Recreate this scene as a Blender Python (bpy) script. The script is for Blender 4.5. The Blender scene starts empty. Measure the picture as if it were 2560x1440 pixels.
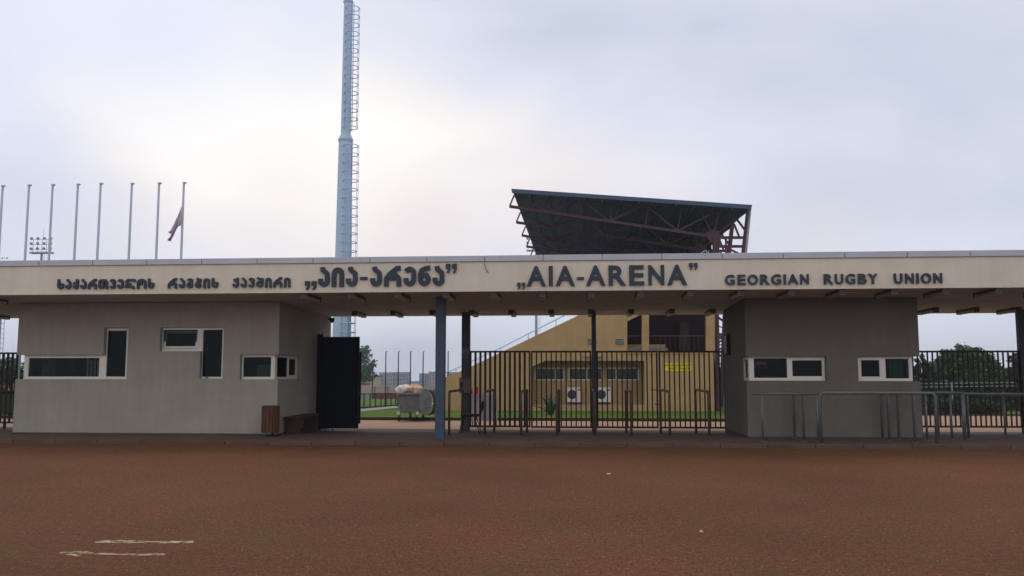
import bpy, bmesh, math, random
from mathutils import Vector, Matrix, noise as mnoise
R = math.radians
random.seed(7)
scene = bpy.context.scene
COL = scene.collection

# ------------------------------------------------------------------ camera
CAM_H, YAW, PITCH, FPX = 1.6, R(4.5), R(5.65), 2150.0
cam_data = bpy.data.cameras.new('camera')
cam_data.sensor_width = 36.0
cam_data.lens = 36.0 * FPX / 2560.0
cam_data.clip_start = 0.05
cam_data.clip_end = 9000
cam = bpy.data.objects.new('camera', cam_data)
COL.objects.link(cam)
cam.location = (0, 0, CAM_H)
cam.rotation_euler = (R(90) + PITCH, 0, YAW)
scene.camera = cam

def ray(px, py):
    u, v = (px - 1280) / FPX, -(py - 720) / FPX
    y, z = math.cos(PITCH) - v * math.sin(PITCH), math.sin(PITCH) + v * math.cos(PITCH)
    c, s = math.cos(YAW), math.sin(YAW)
    return Vector((c * u - s * y, s * u + c * y, z))
def at(px, py, Y):
    d = ray(px, py)
    return Vector((0, 0, CAM_H)) + d * (Y / d.y)
def ax(px, Y, py=900): return at(px, py, Y).x
def az(py, Y, px=1280): return at(px, py, Y).z
def terrain(Y):
    pts = [(-60, 0), (20, 0), (24, -.05), (31, -.05), (120, -1.85), (420, -13), (9000, -13)]
    for (a, za), (b, zb) in zip(pts, pts[1:]):
        if Y <= b: return za + (zb - za) * (Y - a) / (b - a)
    return -13
def gr(px, py):
    d = ray(px, py); Y = 5.0
    for i in range(60):
        Y = .5 * Y + .5 * (terrain(Y) - CAM_H) * d.y / d.z
    return at(px, py, Y)

# ------------------------------------------------------------------ world, sun, exposure
BACK = .5                                # brightness added to the unseen sky behind the camera, to light the fascia
SUN_EL, SUN_AZ = R(60), R(-22)          # ahead and to the left, blurred by cloud
world = bpy.data.worlds.new('World'); scene.world = world
world.use_nodes = True
wn, wl = world.node_tree.nodes, world.node_tree.links
wn.clear()
def N(t, **k):
    n = wn.new(t)
    for a, b in k.items(): setattr(n, a, b)
    return n
def wm(op, a, b=None, c=None):
    n = N('ShaderNodeMath', operation=op)
    for i, v in enumerate((a, b, c)):
        if v is None: continue
        if isinstance(v, (int, float)): n.inputs[i].default_value = v
        else: wl.new(v, n.inputs[i])
    return n.outputs[0]
out = N('ShaderNodeOutputWorld'); bg = N('ShaderNodeBackground')
sky = N('ShaderNodeTexSky', sky_type='NISHITA'); sky.sun_disc = False
sky.sun_elevation = SUN_EL; sky.sun_rotation = SUN_AZ
tc = N('ShaderNodeTexCoord')
nz = N('ShaderNodeTexNoise'); nz.inputs['Scale'].default_value = 4.2; nz.inputs['Detail'].default_value = 6
nz.inputs['Roughness'].default_value = .45; nz.inputs['Distortion'].default_value = .35
mp = N('ShaderNodeMapping'); mp.inputs['Scale'].default_value = (1, 1, 2.2)
wl.new(tc.outputs['Generated'], mp.inputs['Vector']); wl.new(mp.outputs[0], nz.inputs['Vector'])
nz2 = N('ShaderNodeTexNoise'); nz2.inputs['Scale'].default_value = 2.2; nz2.inputs['Detail'].default_value = 3
wl.new(mp.outputs[0], nz2.inputs['Vector'])
def lobe(px, py, deg, amp):
    d = ray(px, py).normalized()
    n = N('ShaderNodeVectorMath', operation='DOT_PRODUCT'); n.inputs[1].default_value = d
    wl.new(tc.outputs['Generated'], n.inputs[0])
    k = 1.0 / (1 - math.cos(R(deg)))
    e = wm('MULTIPLY', wm('SUBTRACT', 1.0, n.outputs['Value']), -k)
    return wm('MULTIPLY', wm('EXPONENT', e), amp)
def total(ls):
    s = ls[0]
    for l in ls[1:]: s = wm('ADD', s, l)
    return s
warm = total([lobe(350, 210, 7.5, .5), lobe(760, 330, 8, .75), lobe(1050, 420, 6.5, .5), lobe(1330, 430, 5, .35), lobe(1650, 470, 4.5, .22), lobe(450, 420, 7, .35),
              lobe(860, 620, 8, .22)])
cool = total([lobe(1900, 120, 11, .16), lobe(2350, 330, 12, .22), lobe(1300, 60, 6, .35), lobe(950, 30, 4, .25), lobe(20, 560, 7, .3), lobe(1000, 920, 3.2, .75), lobe(1150, 880, 3.2, .35), lobe(2000, 560, 6, .15), lobe(650, 590, 3, .15)])
def ramp(fac, stops):
    r = N('ShaderNodeValToRGB'); e = r.color_ramp.elements
    while len(e) < len(stops): e.new(.5)
    for el, (p, c) in zip(e, stops): el.position = p; el.color = (*c, 1)
    wl.new(fac, r.inputs[0]); return r.outputs[0]
sx = N('ShaderNodeSeparateXYZ'); wl.new(tc.outputs['Generated'], sx.inputs[0])
back = wm('MULTIPLY', wm('MAXIMUM', wm('MULTIPLY', sx.outputs[1], -1.0), 0.0), BACK)
t = wm('ADD', wm('SUBTRACT', wm('ADD', .42, wm('MULTIPLY', warm, .62)), wm('MULTIPLY', cool, .42)),
       wm('ADD', back, wm('MULTIPLY', wm('SUBTRACT', nz.outputs['Fac'], .5), .62)))
cloud = ramp(t, [(0.0, (.46, .50, .58)), (.22, (.61, .66, .77)), (.42, (.71, .75, .86)), (.6, (.82, .82, .89)), (.78, (.96, .915, .90)), (1.0, (1.07, 1.03, .98))])
def mixc(f, a, b):
    m = N('ShaderNodeMix', data_type='RGBA')
    if isinstance(f, float): m.inputs[0].default_value = f
    else: wl.new(f, m.inputs[0])
    for s, v in ((6, a), (7, b)):
        if isinstance(v, tuple): m.inputs[s].default_value = (*v, 1)
        else: wl.new(v, m.inputs[s])
    return m.outputs[2]
cloud = mixc(total([lobe(40, 40, 6, .75), lobe(430, 60, 5, .85), lobe(760, 90, 3.8, .6), lobe(60, 620, 4, .3)]), cloud, (.80, .84, .96))
cloud = mixc(total([lobe(1050, 590, 4.5, .7), lobe(1400, 480, 4, .5), lobe(700, 520, 4, .35), lobe(1700, 560, 3.5, .35), lobe(300, 560, 4, .3), lobe(2050, 600, 4, .3)]), cloud, (.87, .76, .76))
scl = N('ShaderNodeVectorMath', operation='SCALE'); wl.new(cloud, scl.inputs[0]); scl.inputs['Scale'].default_value = 10.7
final = mixc(.93, sky.outputs[0], scl.outputs[0])
wl.new(final, bg.inputs[0]); bg.inputs[1].default_value = .1
wl.new(bg.outputs[0], out.inputs[0])

sun_d = bpy.data.lights.new('sun', 'SUN'); sun_d.energy = .8; sun_d.angle = R(25); sun_d.color = (1, .93, .84)
sun = bpy.data.objects.new('sun', sun_d); COL.objects.link(sun)
# direction towards the sun: azimuth measured from +Y clockwise
sd = Vector((math.sin(SUN_AZ) * math.cos(SUN_EL), math.cos(SUN_AZ) * math.cos(SUN_EL), math.sin(SUN_EL)))
sun.rotation_euler = sd.to_track_quat('Z', 'Y').to_euler()
sun.location = (0, 0, 60)

scene.view_settings.view_transform = 'Standard'
scene.view_settings.look = 'None'
scene.view_settings.exposure = 0.0
scene.view_settings.gamma = 1

HAZE = .0006
# ------------------------------------------------------------------ materials
def mat(name, col, rough=.8, spec=.3, metal=0, var=.12, scale=6.0, bump=0, bscale=80, col2=None, speck=0, coord='Object', stretch=(1, 1, 1), streak=0):
    m = bpy.data.materials.new(name); m.use_nodes = True
    n, l = m.node_tree.nodes, m.node_tree.links
    b = n['Principled BSDF']
    b.inputs['Roughness'].default_value = rough; b.inputs['Metallic'].default_value = metal
    b.inputs['Specular IOR Level'].default_value = spec
    t = n.new('ShaderNodeTexCoord'); mp = n.new('ShaderNodeMapping'); mp.inputs['Scale'].default_value = stretch
    l.new(t.outputs[coord], mp.inputs[0])
    z = n.new('ShaderNodeTexNoise'); z.inputs['Scale'].default_value = scale; z.inputs['Detail'].default_value = 6
    z.inputs['Roughness'].default_value = .65
    l.new(mp.outputs[0], z.inputs['Vector'])
    r = n.new('ShaderNodeValToRGB'); e = r.color_ramp.elements
    e[0].position, e[1].position = .3, .7
    c2 = col2 if col2 else tuple(min(1, c * (1 + var)) for c in col)
    c1 = col if col2 else tuple(c * (1 - var) for c in col)
    e[0].color, e[1].color = (*c1, 1), (*c2, 1)
    l.new(z.outputs['Fac'], r.inputs[0])
    last = r.outputs[0]
    if speck:
        v = n.new('ShaderNodeTexNoise'); v.inputs['Scale'].default_value = 170; v.inputs['Detail'].default_value = 2
        l.new(mp.outputs[0], v.inputs['Vector'])
        rr = n.new('ShaderNodeValToRGB'); rr.color_ramp.elements[0].position = .35; rr.color_ramp.elements[1].position = .65
        rr.color_ramp.elements[0].color = (1 - speck, 1 - speck, 1 - speck, 1); rr.color_ramp.elements[1].color = (1 + speck, 1 + speck, 1 + speck, 1)
        l.new(v.outputs['Fac'], rr.inputs[0])
        mx = n.new('ShaderNodeMix'); mx.data_type = 'RGBA'; mx.blend_type = 'MULTIPLY'; mx.inputs[0].default_value = 1
        l.new(last, mx.inputs[6]); l.new(rr.outputs[0], mx.inputs[7]); last = mx.outputs[2]
    if streak:
        for st_, am in (((3.2, 3.2, .22), streak), ((.55, .55, .9), streak * .8)):
            m2 = n.new('ShaderNodeMapping'); m2.inputs['Scale'].default_value = st_; l.new(t.outputs[coord], m2.inputs[0])
            v = n.new('ShaderNodeTexNoise'); v.inputs['Scale'].default_value = 2.2; v.inputs['Detail'].default_value = 7; v.inputs['Roughness'].default_value = .7
            l.new(m2.outputs[0], v.inputs['Vector'])
            rr = n.new('ShaderNodeValToRGB'); rr.color_ramp.elements[0].position = .36; rr.color_ramp.elements[1].position = .6
            rr.color_ramp.elements[0].color = (1 - am, 1 - am, 1 - am * 1.1, 1); rr.color_ramp.elements[1].color = (1, 1, 1, 1)
            l.new(v.outputs['Fac'], rr.inputs[0])
            mx = n.new('ShaderNodeMix'); mx.data_type = 'RGBA'; mx.blend_type = 'MULTIPLY'; mx.inputs[0].default_value = 1
            l.new(last, mx.inputs[6]); l.new(rr.outputs[0], mx.inputs[7]); last = mx.outputs[2]
    l.new(last, b.inputs['Base Color'])
    if bump:
        bz = n.new('ShaderNodeTexNoise'); bz.inputs['Scale'].default_value = bscale; bz.inputs['Detail'].default_value = 3
        l.new(t.outputs[coord], bz.inputs['Vector'])
        bp = n.new('ShaderNodeBump'); bp.inputs['Strength'].default_value = bump; bp.inputs['Distance'].default_value = .01
        l.new(bz.outputs['Fac'], bp.inputs['Height']); l.new(bp.outputs[0], b.inputs['Normal'])
    return m

M = {}
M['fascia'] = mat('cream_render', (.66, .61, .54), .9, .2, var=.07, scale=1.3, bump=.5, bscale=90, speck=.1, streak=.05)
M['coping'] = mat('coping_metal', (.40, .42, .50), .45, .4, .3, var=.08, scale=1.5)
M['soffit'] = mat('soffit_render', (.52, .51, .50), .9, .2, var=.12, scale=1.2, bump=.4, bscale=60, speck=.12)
M['booth'] = mat('grey_beige_render', (.345, .325, .295), .92, .15, var=.08, scale=1.1, bump=.8, bscale=70, speck=.14, streak=.07)
M['booth_shaded'] = mat('shaded_render', (.16, .146, .13), .92, .15, var=.08, scale=1.1, bump=.8, bscale=70, speck=.14, streak=.07)  # left booth's render again, with the right booth's deeper shade put into the colour
M['plinth'] = mat('dark_plinth', (.06, .06, .065), .8, .2, var=.2, scale=5)
M['letter'] = mat('letter_plastic', (.022, .034, .058), .5, .35, var=.25, scale=4)
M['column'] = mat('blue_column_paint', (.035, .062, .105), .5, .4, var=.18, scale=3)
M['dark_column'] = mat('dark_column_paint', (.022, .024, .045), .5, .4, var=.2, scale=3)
M['lamp_body'] = mat('lamp_housing', (.055, .05, .05), .6, .3, var=.2)
M['lamp_tube'] = mat('lamp_cover', (.33, .27, .21), .4, .4, var=.15)
M['white'] = mat('white_plastic_frame', (.72, .70, .67), .5, .35, var=.05)
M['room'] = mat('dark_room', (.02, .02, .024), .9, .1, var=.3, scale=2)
M['blind'] = mat('pale_blind', (.45, .55, .5), .8, .2, var=.15)
M['curtain'] = mat('green_curtain', (.14, .24, .19), .9, .1, var=.35, scale=8, stretch=(6, 6, .5))
M['gate_dark'] = mat('dark_navy_sheet', (.003, .004, .012), .75, .08, var=.3, scale=2)
M['bar'] = mat('dark_brown_bar', (.030, .016, .014), .6, .3, var=.3, scale=6)
M['pipe'] = mat('galvanised_pipe', (.12, .135, .145), .5, .4, .35, var=.18, scale=12)
M['pipe_brown'] = mat('dull_bronze_pipe', (.095, .08, .062), .55, .35, .3, var=.25, scale=10)
M['black'] = mat('black_plastic', (.006, .006, .009), .65, .15, var=.2)
M['wood'] = mat('varnished_slats', (.085, .030, .011), .55, .35, var=.35, scale=6, stretch=(4, 4, .4))
M['bench'] = mat('dark_bench_wood', (.04, .018, .011), .6, .3, var=.35, scale=6, stretch=(4, .5, 4))
M['box'] = mat('brown_grey_box', (.13, .105, .10), .7, .3, var=.15)
M['sign_violet'] = mat('faded_violet_plate', (.11, .08, .15), .6, .3, var=.15)
M['sign_pale'] = mat('pale_ring', (.22, .18, .27), .6, .3, var=.1)
M['stand'] = mat('ochre_render', (.43, .29, .15), .92, .15, var=.1, scale=.8, bump=.4, bscale=40, speck=.08, streak=.07)
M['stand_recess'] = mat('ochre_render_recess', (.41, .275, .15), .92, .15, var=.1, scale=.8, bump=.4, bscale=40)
M['bank'] = mat('stand_concrete', (.20, .19, .18), .9, .2, var=.15, scale=1)
M['seat'] = mat('dark_red_seats', (.035, .012, .016), .6, .3, var=.3, scale=3)
M['dark_wood'] = mat('dark_red_lining', (.018, .006, .007), .8, .2, var=.35, scale=2)
M['roof'] = mat('blue_grey_sheet_roof', (.050, .080, .150), .55, .35, .2, var=.12, scale=2, stretch=(1, .2, 1))
M['maroon'] = mat('maroon_steel', (.065, .026, .042), .55, .35, var=.2, scale=3)
M['window_dark'] = mat('window_void', (.006, .006, .012), .15, .5, var=.2)
M['steel_grey'] = mat('mast_galvanised', (.40, .52, .70), .5, .4, .25, var=.08, scale=1)
M['steel_far'] = mat('far_mast_steel', (.27, .31, .38), .6, .3, .1, var=.08)
M['pole'] = mat('flagpole_paint', (.36, .41, .52), .45, .4, .1, var=.06)
M['flag'] = mat('faded_flag_cloth', (.55, .51, .60), .9, .1, var=.15, scale=4)
M['flag_dark'] = mat('mauve_flag_stripe', (.36, .27, .46), .9, .1, var=.2, scale=4)
M['net_pole'] = mat('dark_net_pole', (.035, .035, .045), .6, .3, var=.2)
M['bin'] = mat('galvanised_bin', (.20, .235, .245), .5, .4, .4, var=.22, scale=5)
M['bin_dark'] = mat('bin_lid_hollow', (.03, .035, .04), .6, .3, var=.2)
M['tyre'] = mat('rubber_wheel', (.015, .015, .017), .8, .2, var=.2)
M['bag_white'] = mat('white_bag', (.66, .58, .50), .6, .3, var=.2, scale=7, bump=.6, bscale=25)
M['bag_orange'] = mat('orange_stained_bag', (.50, .17, .04), .6, .3, scale=6, col2=(.62, .52, .42), bump=.6, bscale=25)
M['bag_grey'] = mat('dark_green_bag', (.07, .075, .045), .55, .35, var=.4, scale=7, bump=.6, bscale=25)
M['ac'] = mat('white_metal_casing', (.66, .60, .56), .5, .3, var=.05)
M['grille'] = mat('dark_fan_grille', (.035, .032, .04), .6, .3, var=.2)
M['red'] = mat('red_paint', (.25, .035, .03), .6, .3, var=.1)
M['bright_red'] = mat('bright_red_cloth', (.85, .025, .05), .7, .2, var=.08)
M['pale_panel'] = mat('pale_lilac_panel', (.58, .57, .66), .7, .2, var=.12, scale=3)
M['yellow'] = mat('yellow_sign', (.66, .60, .02), .6, .3, var=.06)
M['ink'] = mat('black_ink', (.03, .03, .015), .7, .2, var=.1)
M['media'] = mat('dark_red_plate', (.22, .008, .025), .5, .3, var=.1)
M['media_ink'] = mat('pale_pink_ink', (.85, .65, .70), .6, .2, var=.05)
M['leaf'] = mat('leaf_green', (.026, .070, .030), .6, .3, scale=1.1, col2=(.08, .15, .055))
M['leaf_blue'] = mat('bluish_leaf', (.045, .11, .07), .6, .3, scale=.7, col2=(.11, .20, .10))
M['leaf_dark'] = mat('dark_leaf', (.012, .034, .018), .6, .3, scale=1.1, col2=(.035, .065, .025))
M['bark'] = mat('bark', (.07, .05, .035), .9, .1, var=.3, scale=5)
M['agave'] = mat('agave_leaf', (.05, .10, .045), .5, .3, col2=(.09, .14, .07), scale=4)
M['grass'] = mat('lawn', (.055, .105, .010), .95, .05, scale=1.2, col2=(.095, .15, .022), coord='Generated', stretch=(60, 60, 60), bump=.6, bscale=30)
M['pitch_grass'] = mat('pitch_lawn', (.06, .115, .02), .95, .05, scale=.35, col2=(.10, .16, .035))
M['path'] = mat('reddish_path', (.36, .225, .15), .9, .15, var=.1, scale=1.0, speck=.1, bump=.3, bscale=60)
M['pale_path'] = mat('pale_path', (.30, .29, .26), .9, .15, var=.1, scale=1.5)
M['kerb_red'] = mat('dark_red_kerb', (.075, .034, .022), .9, .2, var=.2, scale=4)
M['apron'] = mat('dark_paving', (.085, .052, .040), .85, .2, scale=1.4, col2=(.125, .082, .064), speck=.18, bump=.4, bscale=80)
M['far_wall'] = mat('pinkish_wall', (.36, .30, .28), .9, .1, var=.08, scale=1)
M['banner'] = mat('red_banner', (.15, .04, .042), .8, .2, var=.25, scale=1.2)
M['grey_board'] = mat('grey_board', (.24, .27, .26), .8, .2, var=.2, scale=1)
M['block_a'] = mat('grey_panel_block', (.22, .235, .30), .9, .1, var=.12, scale=.12)
M['block_b'] = mat('pinkish_panel_block', (.31, .27, .27), .9, .1, var=.12, scale=.12)
M['block_win'] = mat('block_window', (.10, .11, .15), .5, .3, var=.2, scale=.3)
M['yellow_house'] = mat('yellow_house_wall', (.46, .37, .25), .9, .1, var=.08, scale=.5)
M['litter'] = mat('white_litter', (.62, .6, .6), .7, .2, var=.05)
M['leaf_litter'] = mat('dry_leaf', (.55, .33, .18), .7, .2, var=.1)
M['hill'] = mat('far_trees', (.05, .075, .085), .9, .1, var=.25, scale=.05)

# glass: mostly clear, a little mirror
g = bpy.data.materials.new('window_glass'); g.use_nodes = True
n, l = g.node_tree.nodes, g.node_tree.links; n.remove(n['Principled BSDF'])
tr = n.new('ShaderNodeBsdfTransparent'); tr.inputs[0].default_value = (.55, .62, .62, 1)
gl = n.new('ShaderNodeBsdfGlossy'); gl.inputs['Roughness'].default_value = .03; gl.inputs[0].default_value = (.5, .6, .7, 1)
mx = n.new('ShaderNodeMixShader'); fr = n.new('ShaderNodeFresnel'); fr.inputs[0].default_value = 1.22
l.new(fr.outputs[0], mx.inputs[0]); l.new(tr.outputs[0], mx.inputs[1]); l.new(gl.outputs[0], mx.inputs[2])
l.new(mx.outputs[0], n['Material Output'].inputs[0]); M['glass'] = g

# asphalt with aggregate, patches, red and olive casts
def asphalt():
    m = bpy.data.materials.new('brown_asphalt'); m.use_nodes = True
    n, l = m.node_tree.nodes, m.node_tree.links; b = n['Principled BSDF']
    b.inputs['Roughness'].default_value = .92; b.inputs['Specular IOR Level'].default_value = .15
    t = n.new('ShaderNodeTexCoord')
    def nz(s, d=4, r=.6, dist=0):
        z = n.new('ShaderNodeTexNoise'); z.inputs['Scale'].default_value = s; z.inputs['Detail'].default_value = d
        z.inputs['Roughness'].default_value = r; z.inputs['Distortion'].default_value = dist
        l.new(t.outputs['Object'], z.inputs['Vector']); return z.outputs['Fac']
    def rp(f, stops):
        r = n.new('ShaderNodeValToRGB'); e = r.color_ramp.elements
        while len(e) < len(stops): e.new(.5)
        for el, (p, c) in zip(e, stops): el.position = p; el.color = (*c, 1)
        l.new(f, r.inputs[0]); return r.outputs[0]
    def mix(mode, f, a, bb):
        x = n.new('ShaderNodeMix'); x.data_type = 'RGBA'; x.blend_type = mode
        if isinstance(f, float): x.inputs[0].default_value = f
        else: l.new(f, x.inputs[0])
        l.new(a, x.inputs[6]); l.new(bb, x.inputs[7]); return x.outputs[2]
    a = rp(nz(1.1, 5, .6, .6), [(.30, (.107, .053, .017)), (.5, (.119, .049, .020)), (.72, (.128, .046, .023))])
    c = rp(nz(.22, 3), [(.3, (.80, .80, .80)), (.7, (1.18, 1.18, 1.18))])
    a = mix('MULTIPLY', 1.0, a, c)
    f = rp(nz(75, 3, .8), [(.28, (.42, .42, .42)), (.5, (1, 1, 1)), (.72, (1.75, 1.72, 1.6))])
    a = mix('MULTIPLY', .9, a, f)
    f2 = rp(nz(11, 8, .92), [(.32, (.50, .52, .50)), (.68, (1.52, 1.5, 1.5))])
    a = mix('MULTIPLY', .8, a, f2)
    mg = n.new('ShaderNodeMapping'); mg.inputs['Scale'].default_value = (1, .38, 1); l.new(t.outputs['Object'], mg.inputs[0])
    gz = n.new('ShaderNodeTexNoise'); gz.inputs['Scale'].default_value = 34; gz.inputs['Detail'].default_value = 5; gz.inputs['Roughness'].default_value = .9
    l.new(mg.outputs[0], gz.inputs['Vector'])
    a = mix('MULTIPLY', 1.0, a, rp(gz.outputs['Fac'], [(.34, (.52, .52, .54)), (.5, (.98, .98, .98)), (.66, (1.62, 1.6, 1.5))]))
    v = n.new('ShaderNodeTexVoronoi'); v.inputs['Scale'].default_value = 26; l.new(t.outputs['Object'], v.inputs['Vector'])
    st = n.new('ShaderNodeMath'); st.operation = 'LESS_THAN'; st.inputs[1].default_value = .16; l.new(v.outputs['Distance'], st.inputs[0])
    sel = n.new('ShaderNodeSeparateColor'); l.new(v.outputs['Color'], sel.inputs[0])
    s2 = n.new('ShaderNodeMath'); s2.operation = 'GREATER_THAN'; s2.inputs[1].default_value = .9; l.new(sel.outputs[0], s2.inputs[0])
    s3 = n.new('ShaderNodeMath'); s3.operation = 'MULTIPLY'; l.new(st.outputs[0], s3.inputs[0]); l.new(s2.outputs[0], s3.inputs[1])
    w = n.new('ShaderNodeRGB'); w.outputs[0].default_value = (.42, .31, .22, 1)
    a = mix('MIX', s3.outputs[0], a, w.outputs[0])
    l.new(a, b.inputs['Base Color'])
    bp = n.new('ShaderNodeBump'); bp.inputs['Strength'].default_value = .7; bp.inputs['Distance'].default_value = .012
    l.new(nz(75, 3, .8), bp.inputs['Height']); l.new(bp.outputs[0], b.inputs['Normal'])
    return m
M['asphalt'] = asphalt()

# worn road paint
def worn_paint():
    m = bpy.data.materials.new('worn_road_paint'); m.use_nodes = True
    n, l = m.node_tree.nodes, m.node_tree.links; b = n['Principled BSDF']
    b.inputs['Roughness'].default_value = .85; b.inputs['Base Color'].default_value = (.46, .36, .22, 1)
    t = n.new('ShaderNodeTexCoord'); z = n.new('ShaderNodeTexNoise'); z.inputs['Scale'].default_value = 7; z.inputs['Detail'].default_value = 8
    z.inputs['Roughness'].default_value = .8
    mp = n.new('ShaderNodeMapping'); mp.inputs['Scale'].default_value = (.9, 2.6, 1)
    l.new(t.outputs['Object'], mp.inputs[0]); l.new(mp.outputs[0], z.inputs['Vector'])
    r = n.new('ShaderNodeValToRGB'); r.color_ramp.elements[0].position = .46; r.color_ramp.elements[1].position = .55
    l.new(z.outputs['Fac'], r.inputs[0])
    tr = n.new('ShaderNodeBsdfTransparent'); mx = n.new('ShaderNodeMixShader')
    l.new(r.outputs[0], mx.inputs[0]); l.new(tr.outputs[0], mx.inputs[1]); l.new(b.outputs[0], mx.inputs[2])
    l.new(mx.outputs[0], n['Material Output'].inputs[0]); return m
M['paint'] = worn_paint()

# ------------------------------------------------------------------ object helpers
def origin(p):
    v = Vector((0, 0, 0))
    while p: v += p.location; p = p.parent
    return v
def tag(o, label=None, cat=None, group=None, kind=None):
    if label: o['label'] = label
    if cat: o['category'] = cat
    if group: o['group'] = group
    if kind: o['kind'] = kind
    return o
def thing(name, loc, label, cat, group=None):
    o = bpy.data.objects.new(name, None); COL.objects.link(o); o.location = loc; o.empty_display_size = .2
    return tag(o, label, cat, group)
def dup(root, loc, label):
    r = root.copy(); COL.objects.link(r); r.location = loc; r['label'] = label
    for ch in list(root.children):
        c = ch.copy(); COL.objects.link(c); c.parent = r
        for g_ in ch.children:
            d = g_.copy(); COL.objects.link(d); d.parent = c
    return r

class MB:
    def __init__(s): s.v = []; s.f = []; s.smooth = []
    def add(s, vs, fs, sm=False):
        k = len(s.v); s.v += [Vector(v) for v in vs]; s.f += [[i + k for i in f] for f in fs]; s.smooth += [sm] * len(fs)
    def box(s, x0, x1, y0, y1, z0, z1, m=None):
        x0, x1 = min(x0, x1), max(x0, x1); y0, y1 = min(y0, y1), max(y0, y1); z0, z1 = min(z0, z1), max(z0, z1)
        vs = [Vector((x, y, z)) for z in (z0, z1) for y in (y0, y1) for x in (x0, x1)]
        if m is not None: vs = [m @ v for v in vs]
        s.add(vs, [(0, 2, 3, 1), (4, 5, 7, 6), (0, 1, 5, 4), (2, 6, 7, 3), (0, 4, 6, 2), (1, 3, 7, 5)]); return s
    def tube(s, pts, r, n=8, r2=None, caps=True):
        pts = [Vector(p) for p in pts]; rings = []; m = len(pts); k = len(s.v)
        up = Vector((.13, .21, .97)).normalized()
        for i, p in enumerate(pts):
            d = (pts[min(i + 1, m - 1)] - pts[max(i - 1, 0)]).normalized()
            a = d.cross(up)
            if a.length < .15: a = d.cross(Vector((1, 0, 0)))
            a.normalize(); b = d.cross(a)
            rr = r if r2 is None else r + (r2 - r) * i / (m - 1)
            if 0 < i < m - 1:
                c = max(.6, math.cos((pts[i + 1] - p).angle(p - pts[i - 1]) / 2))
            else: c = 1
            rings.append([p + (a * math.cos(2 * math.pi * j / n) + b * math.sin(2 * math.pi * j / n)) * rr / c for j in range(n)])
        vs = [v for q in rings for v in q]; fs = []
        for i in range(m - 1):
            for j in range(n):
                fs.append((i * n + j, i * n + (j + 1) % n, (i + 1) * n + (j + 1) % n, (i + 1) * n + j))
        s.add(vs, fs, True)
        if caps: s.add([], []); s.f += [[k + j for j in reversed(range(n))], [k + (m - 1) * n + j for j in range(n)]]; s.smooth += [False, False]
        return s
    def bar(s, a, b, w, h=None):
        a, b = Vector(a), Vector(b); h = h or w; d = (b - a).normalized()
        u = d.cross(Vector((0, 0, 1)))
        if u.length < .05: u = Vector((1, 0, 0))
        u.normalize(); v = u.cross(d)
        vs = []
        for p in (a, b): vs += [p + u * sx * w / 2 + v * sy * h / 2 for sx, sy in ((-1, -1), (1, -1), (1, 1), (-1, 1))]
        s.add(vs, [(3, 2, 1, 0), (4, 5, 6, 7), (0, 1, 5, 4), (1, 2, 6, 5), (2, 3, 7, 6), (3, 0, 4, 7)]); return s
    def prism(s, poly, y0, y1):                       # polygon in x,z extruded along y
        n = len(poly); vs = [(p[0], y0, p[1]) for p in poly] + [(p[0], y1, p[1]) for p in poly]
        s.add(vs, [list(range(n)), list(reversed(range(n, 2 * n)))] + [((i + 1) % n, i, n + i, n + (i + 1) % n) for i in range(n)]); return s
    def sheet(s, poly, thick=0):                      # polygon given as 3-D points
        s.add(poly, [list(range(len(poly)))]); return s
    def voxel(s, xs, ys, zs, solid):
        xs, ys, zs = [sorted(set(round(q, 5) for q in a)) for a in (xs, ys, zs)]
        nx, ny, nz = len(xs) - 1, len(ys) - 1, len(zs) - 1
        S = {(i, j, k): solid((xs[i] + xs[i + 1]) / 2, (ys[j] + ys[j + 1]) / 2, (zs[k] + zs[k + 1]) / 2) for i in range(nx) for j in range(ny) for k in range(nz)}
        idx = {}
        def V(i, j, k):
            if (i, j, k) not in idx: idx[(i, j, k)] = len(s.v); s.v.append(Vector((xs[i], ys[j], zs[k])))
            return idx[(i, j, k)]
        Fs = {(-1, 0, 0): [(0, 0, 0), (0, 0, 1), (0, 1, 1), (0, 1, 0)], (1, 0, 0): [(1, 0, 0), (1, 1, 0), (1, 1, 1), (1, 0, 1)],
              (0, -1, 0): [(0, 0, 0), (1, 0, 0), (1, 0, 1), (0, 0, 1)], (0, 1, 0): [(0, 1, 0), (0, 1, 1), (1, 1, 1), (1, 1, 0)],
              (0, 0, -1): [(0, 0, 0), (0, 1, 0), (1, 1, 0), (1, 0, 0)], (0, 0, 1): [(0, 0, 1), (1, 0, 1), (1, 1, 1), (0, 1, 1)]}
        for (i, j, k), on in S.items():
            if not on: continue
            for (a, b, c), q in Fs.items():
                if not S.get((i + a, j + b, k + c), False):
                    s.f.append([V(i + u, j + v, k + w) for u, v, w in q]); s.smooth.append(False)
        return s
    def build(s, name, m, parent=None, bevel=0, label=None):
        o0 = origin(parent); me = bpy.data.meshes.new(name)
        me.from_pydata([v - o0 for v in s.v], [], s.f); me.validate()
        if len(me.polygons) == len(s.smooth): me.polygons.foreach_set('use_smooth', s.smooth)
        me.materials.append(M[m] if isinstance(m, str) else m); me.update()
        o = bpy.data.objects.new(name, me); COL.objects.link(o)
        if parent: o.parent = parent
        if label: o['label'] = label
        if bevel:
            b = o.modifiers.new('bevel', 'BEVEL'); b.width = bevel; b.segments = 2; b.limit_method = 'ANGLE'
        return o
ORD = ['first', 'second', 'third', 'fourth', 'fifth', 'sixth', 'seventh', 'eighth', 'ninth', 'tenth', 'eleventh', 'twelfth', 'thirteenth', 'fourteenth', 'fifteenth',
       'sixteenth', 'seventeenth', 'eighteenth', 'nineteenth', 'twentieth', 'twenty-first', 'twenty-second', 'twenty-third', 'twenty-fourth']

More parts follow.
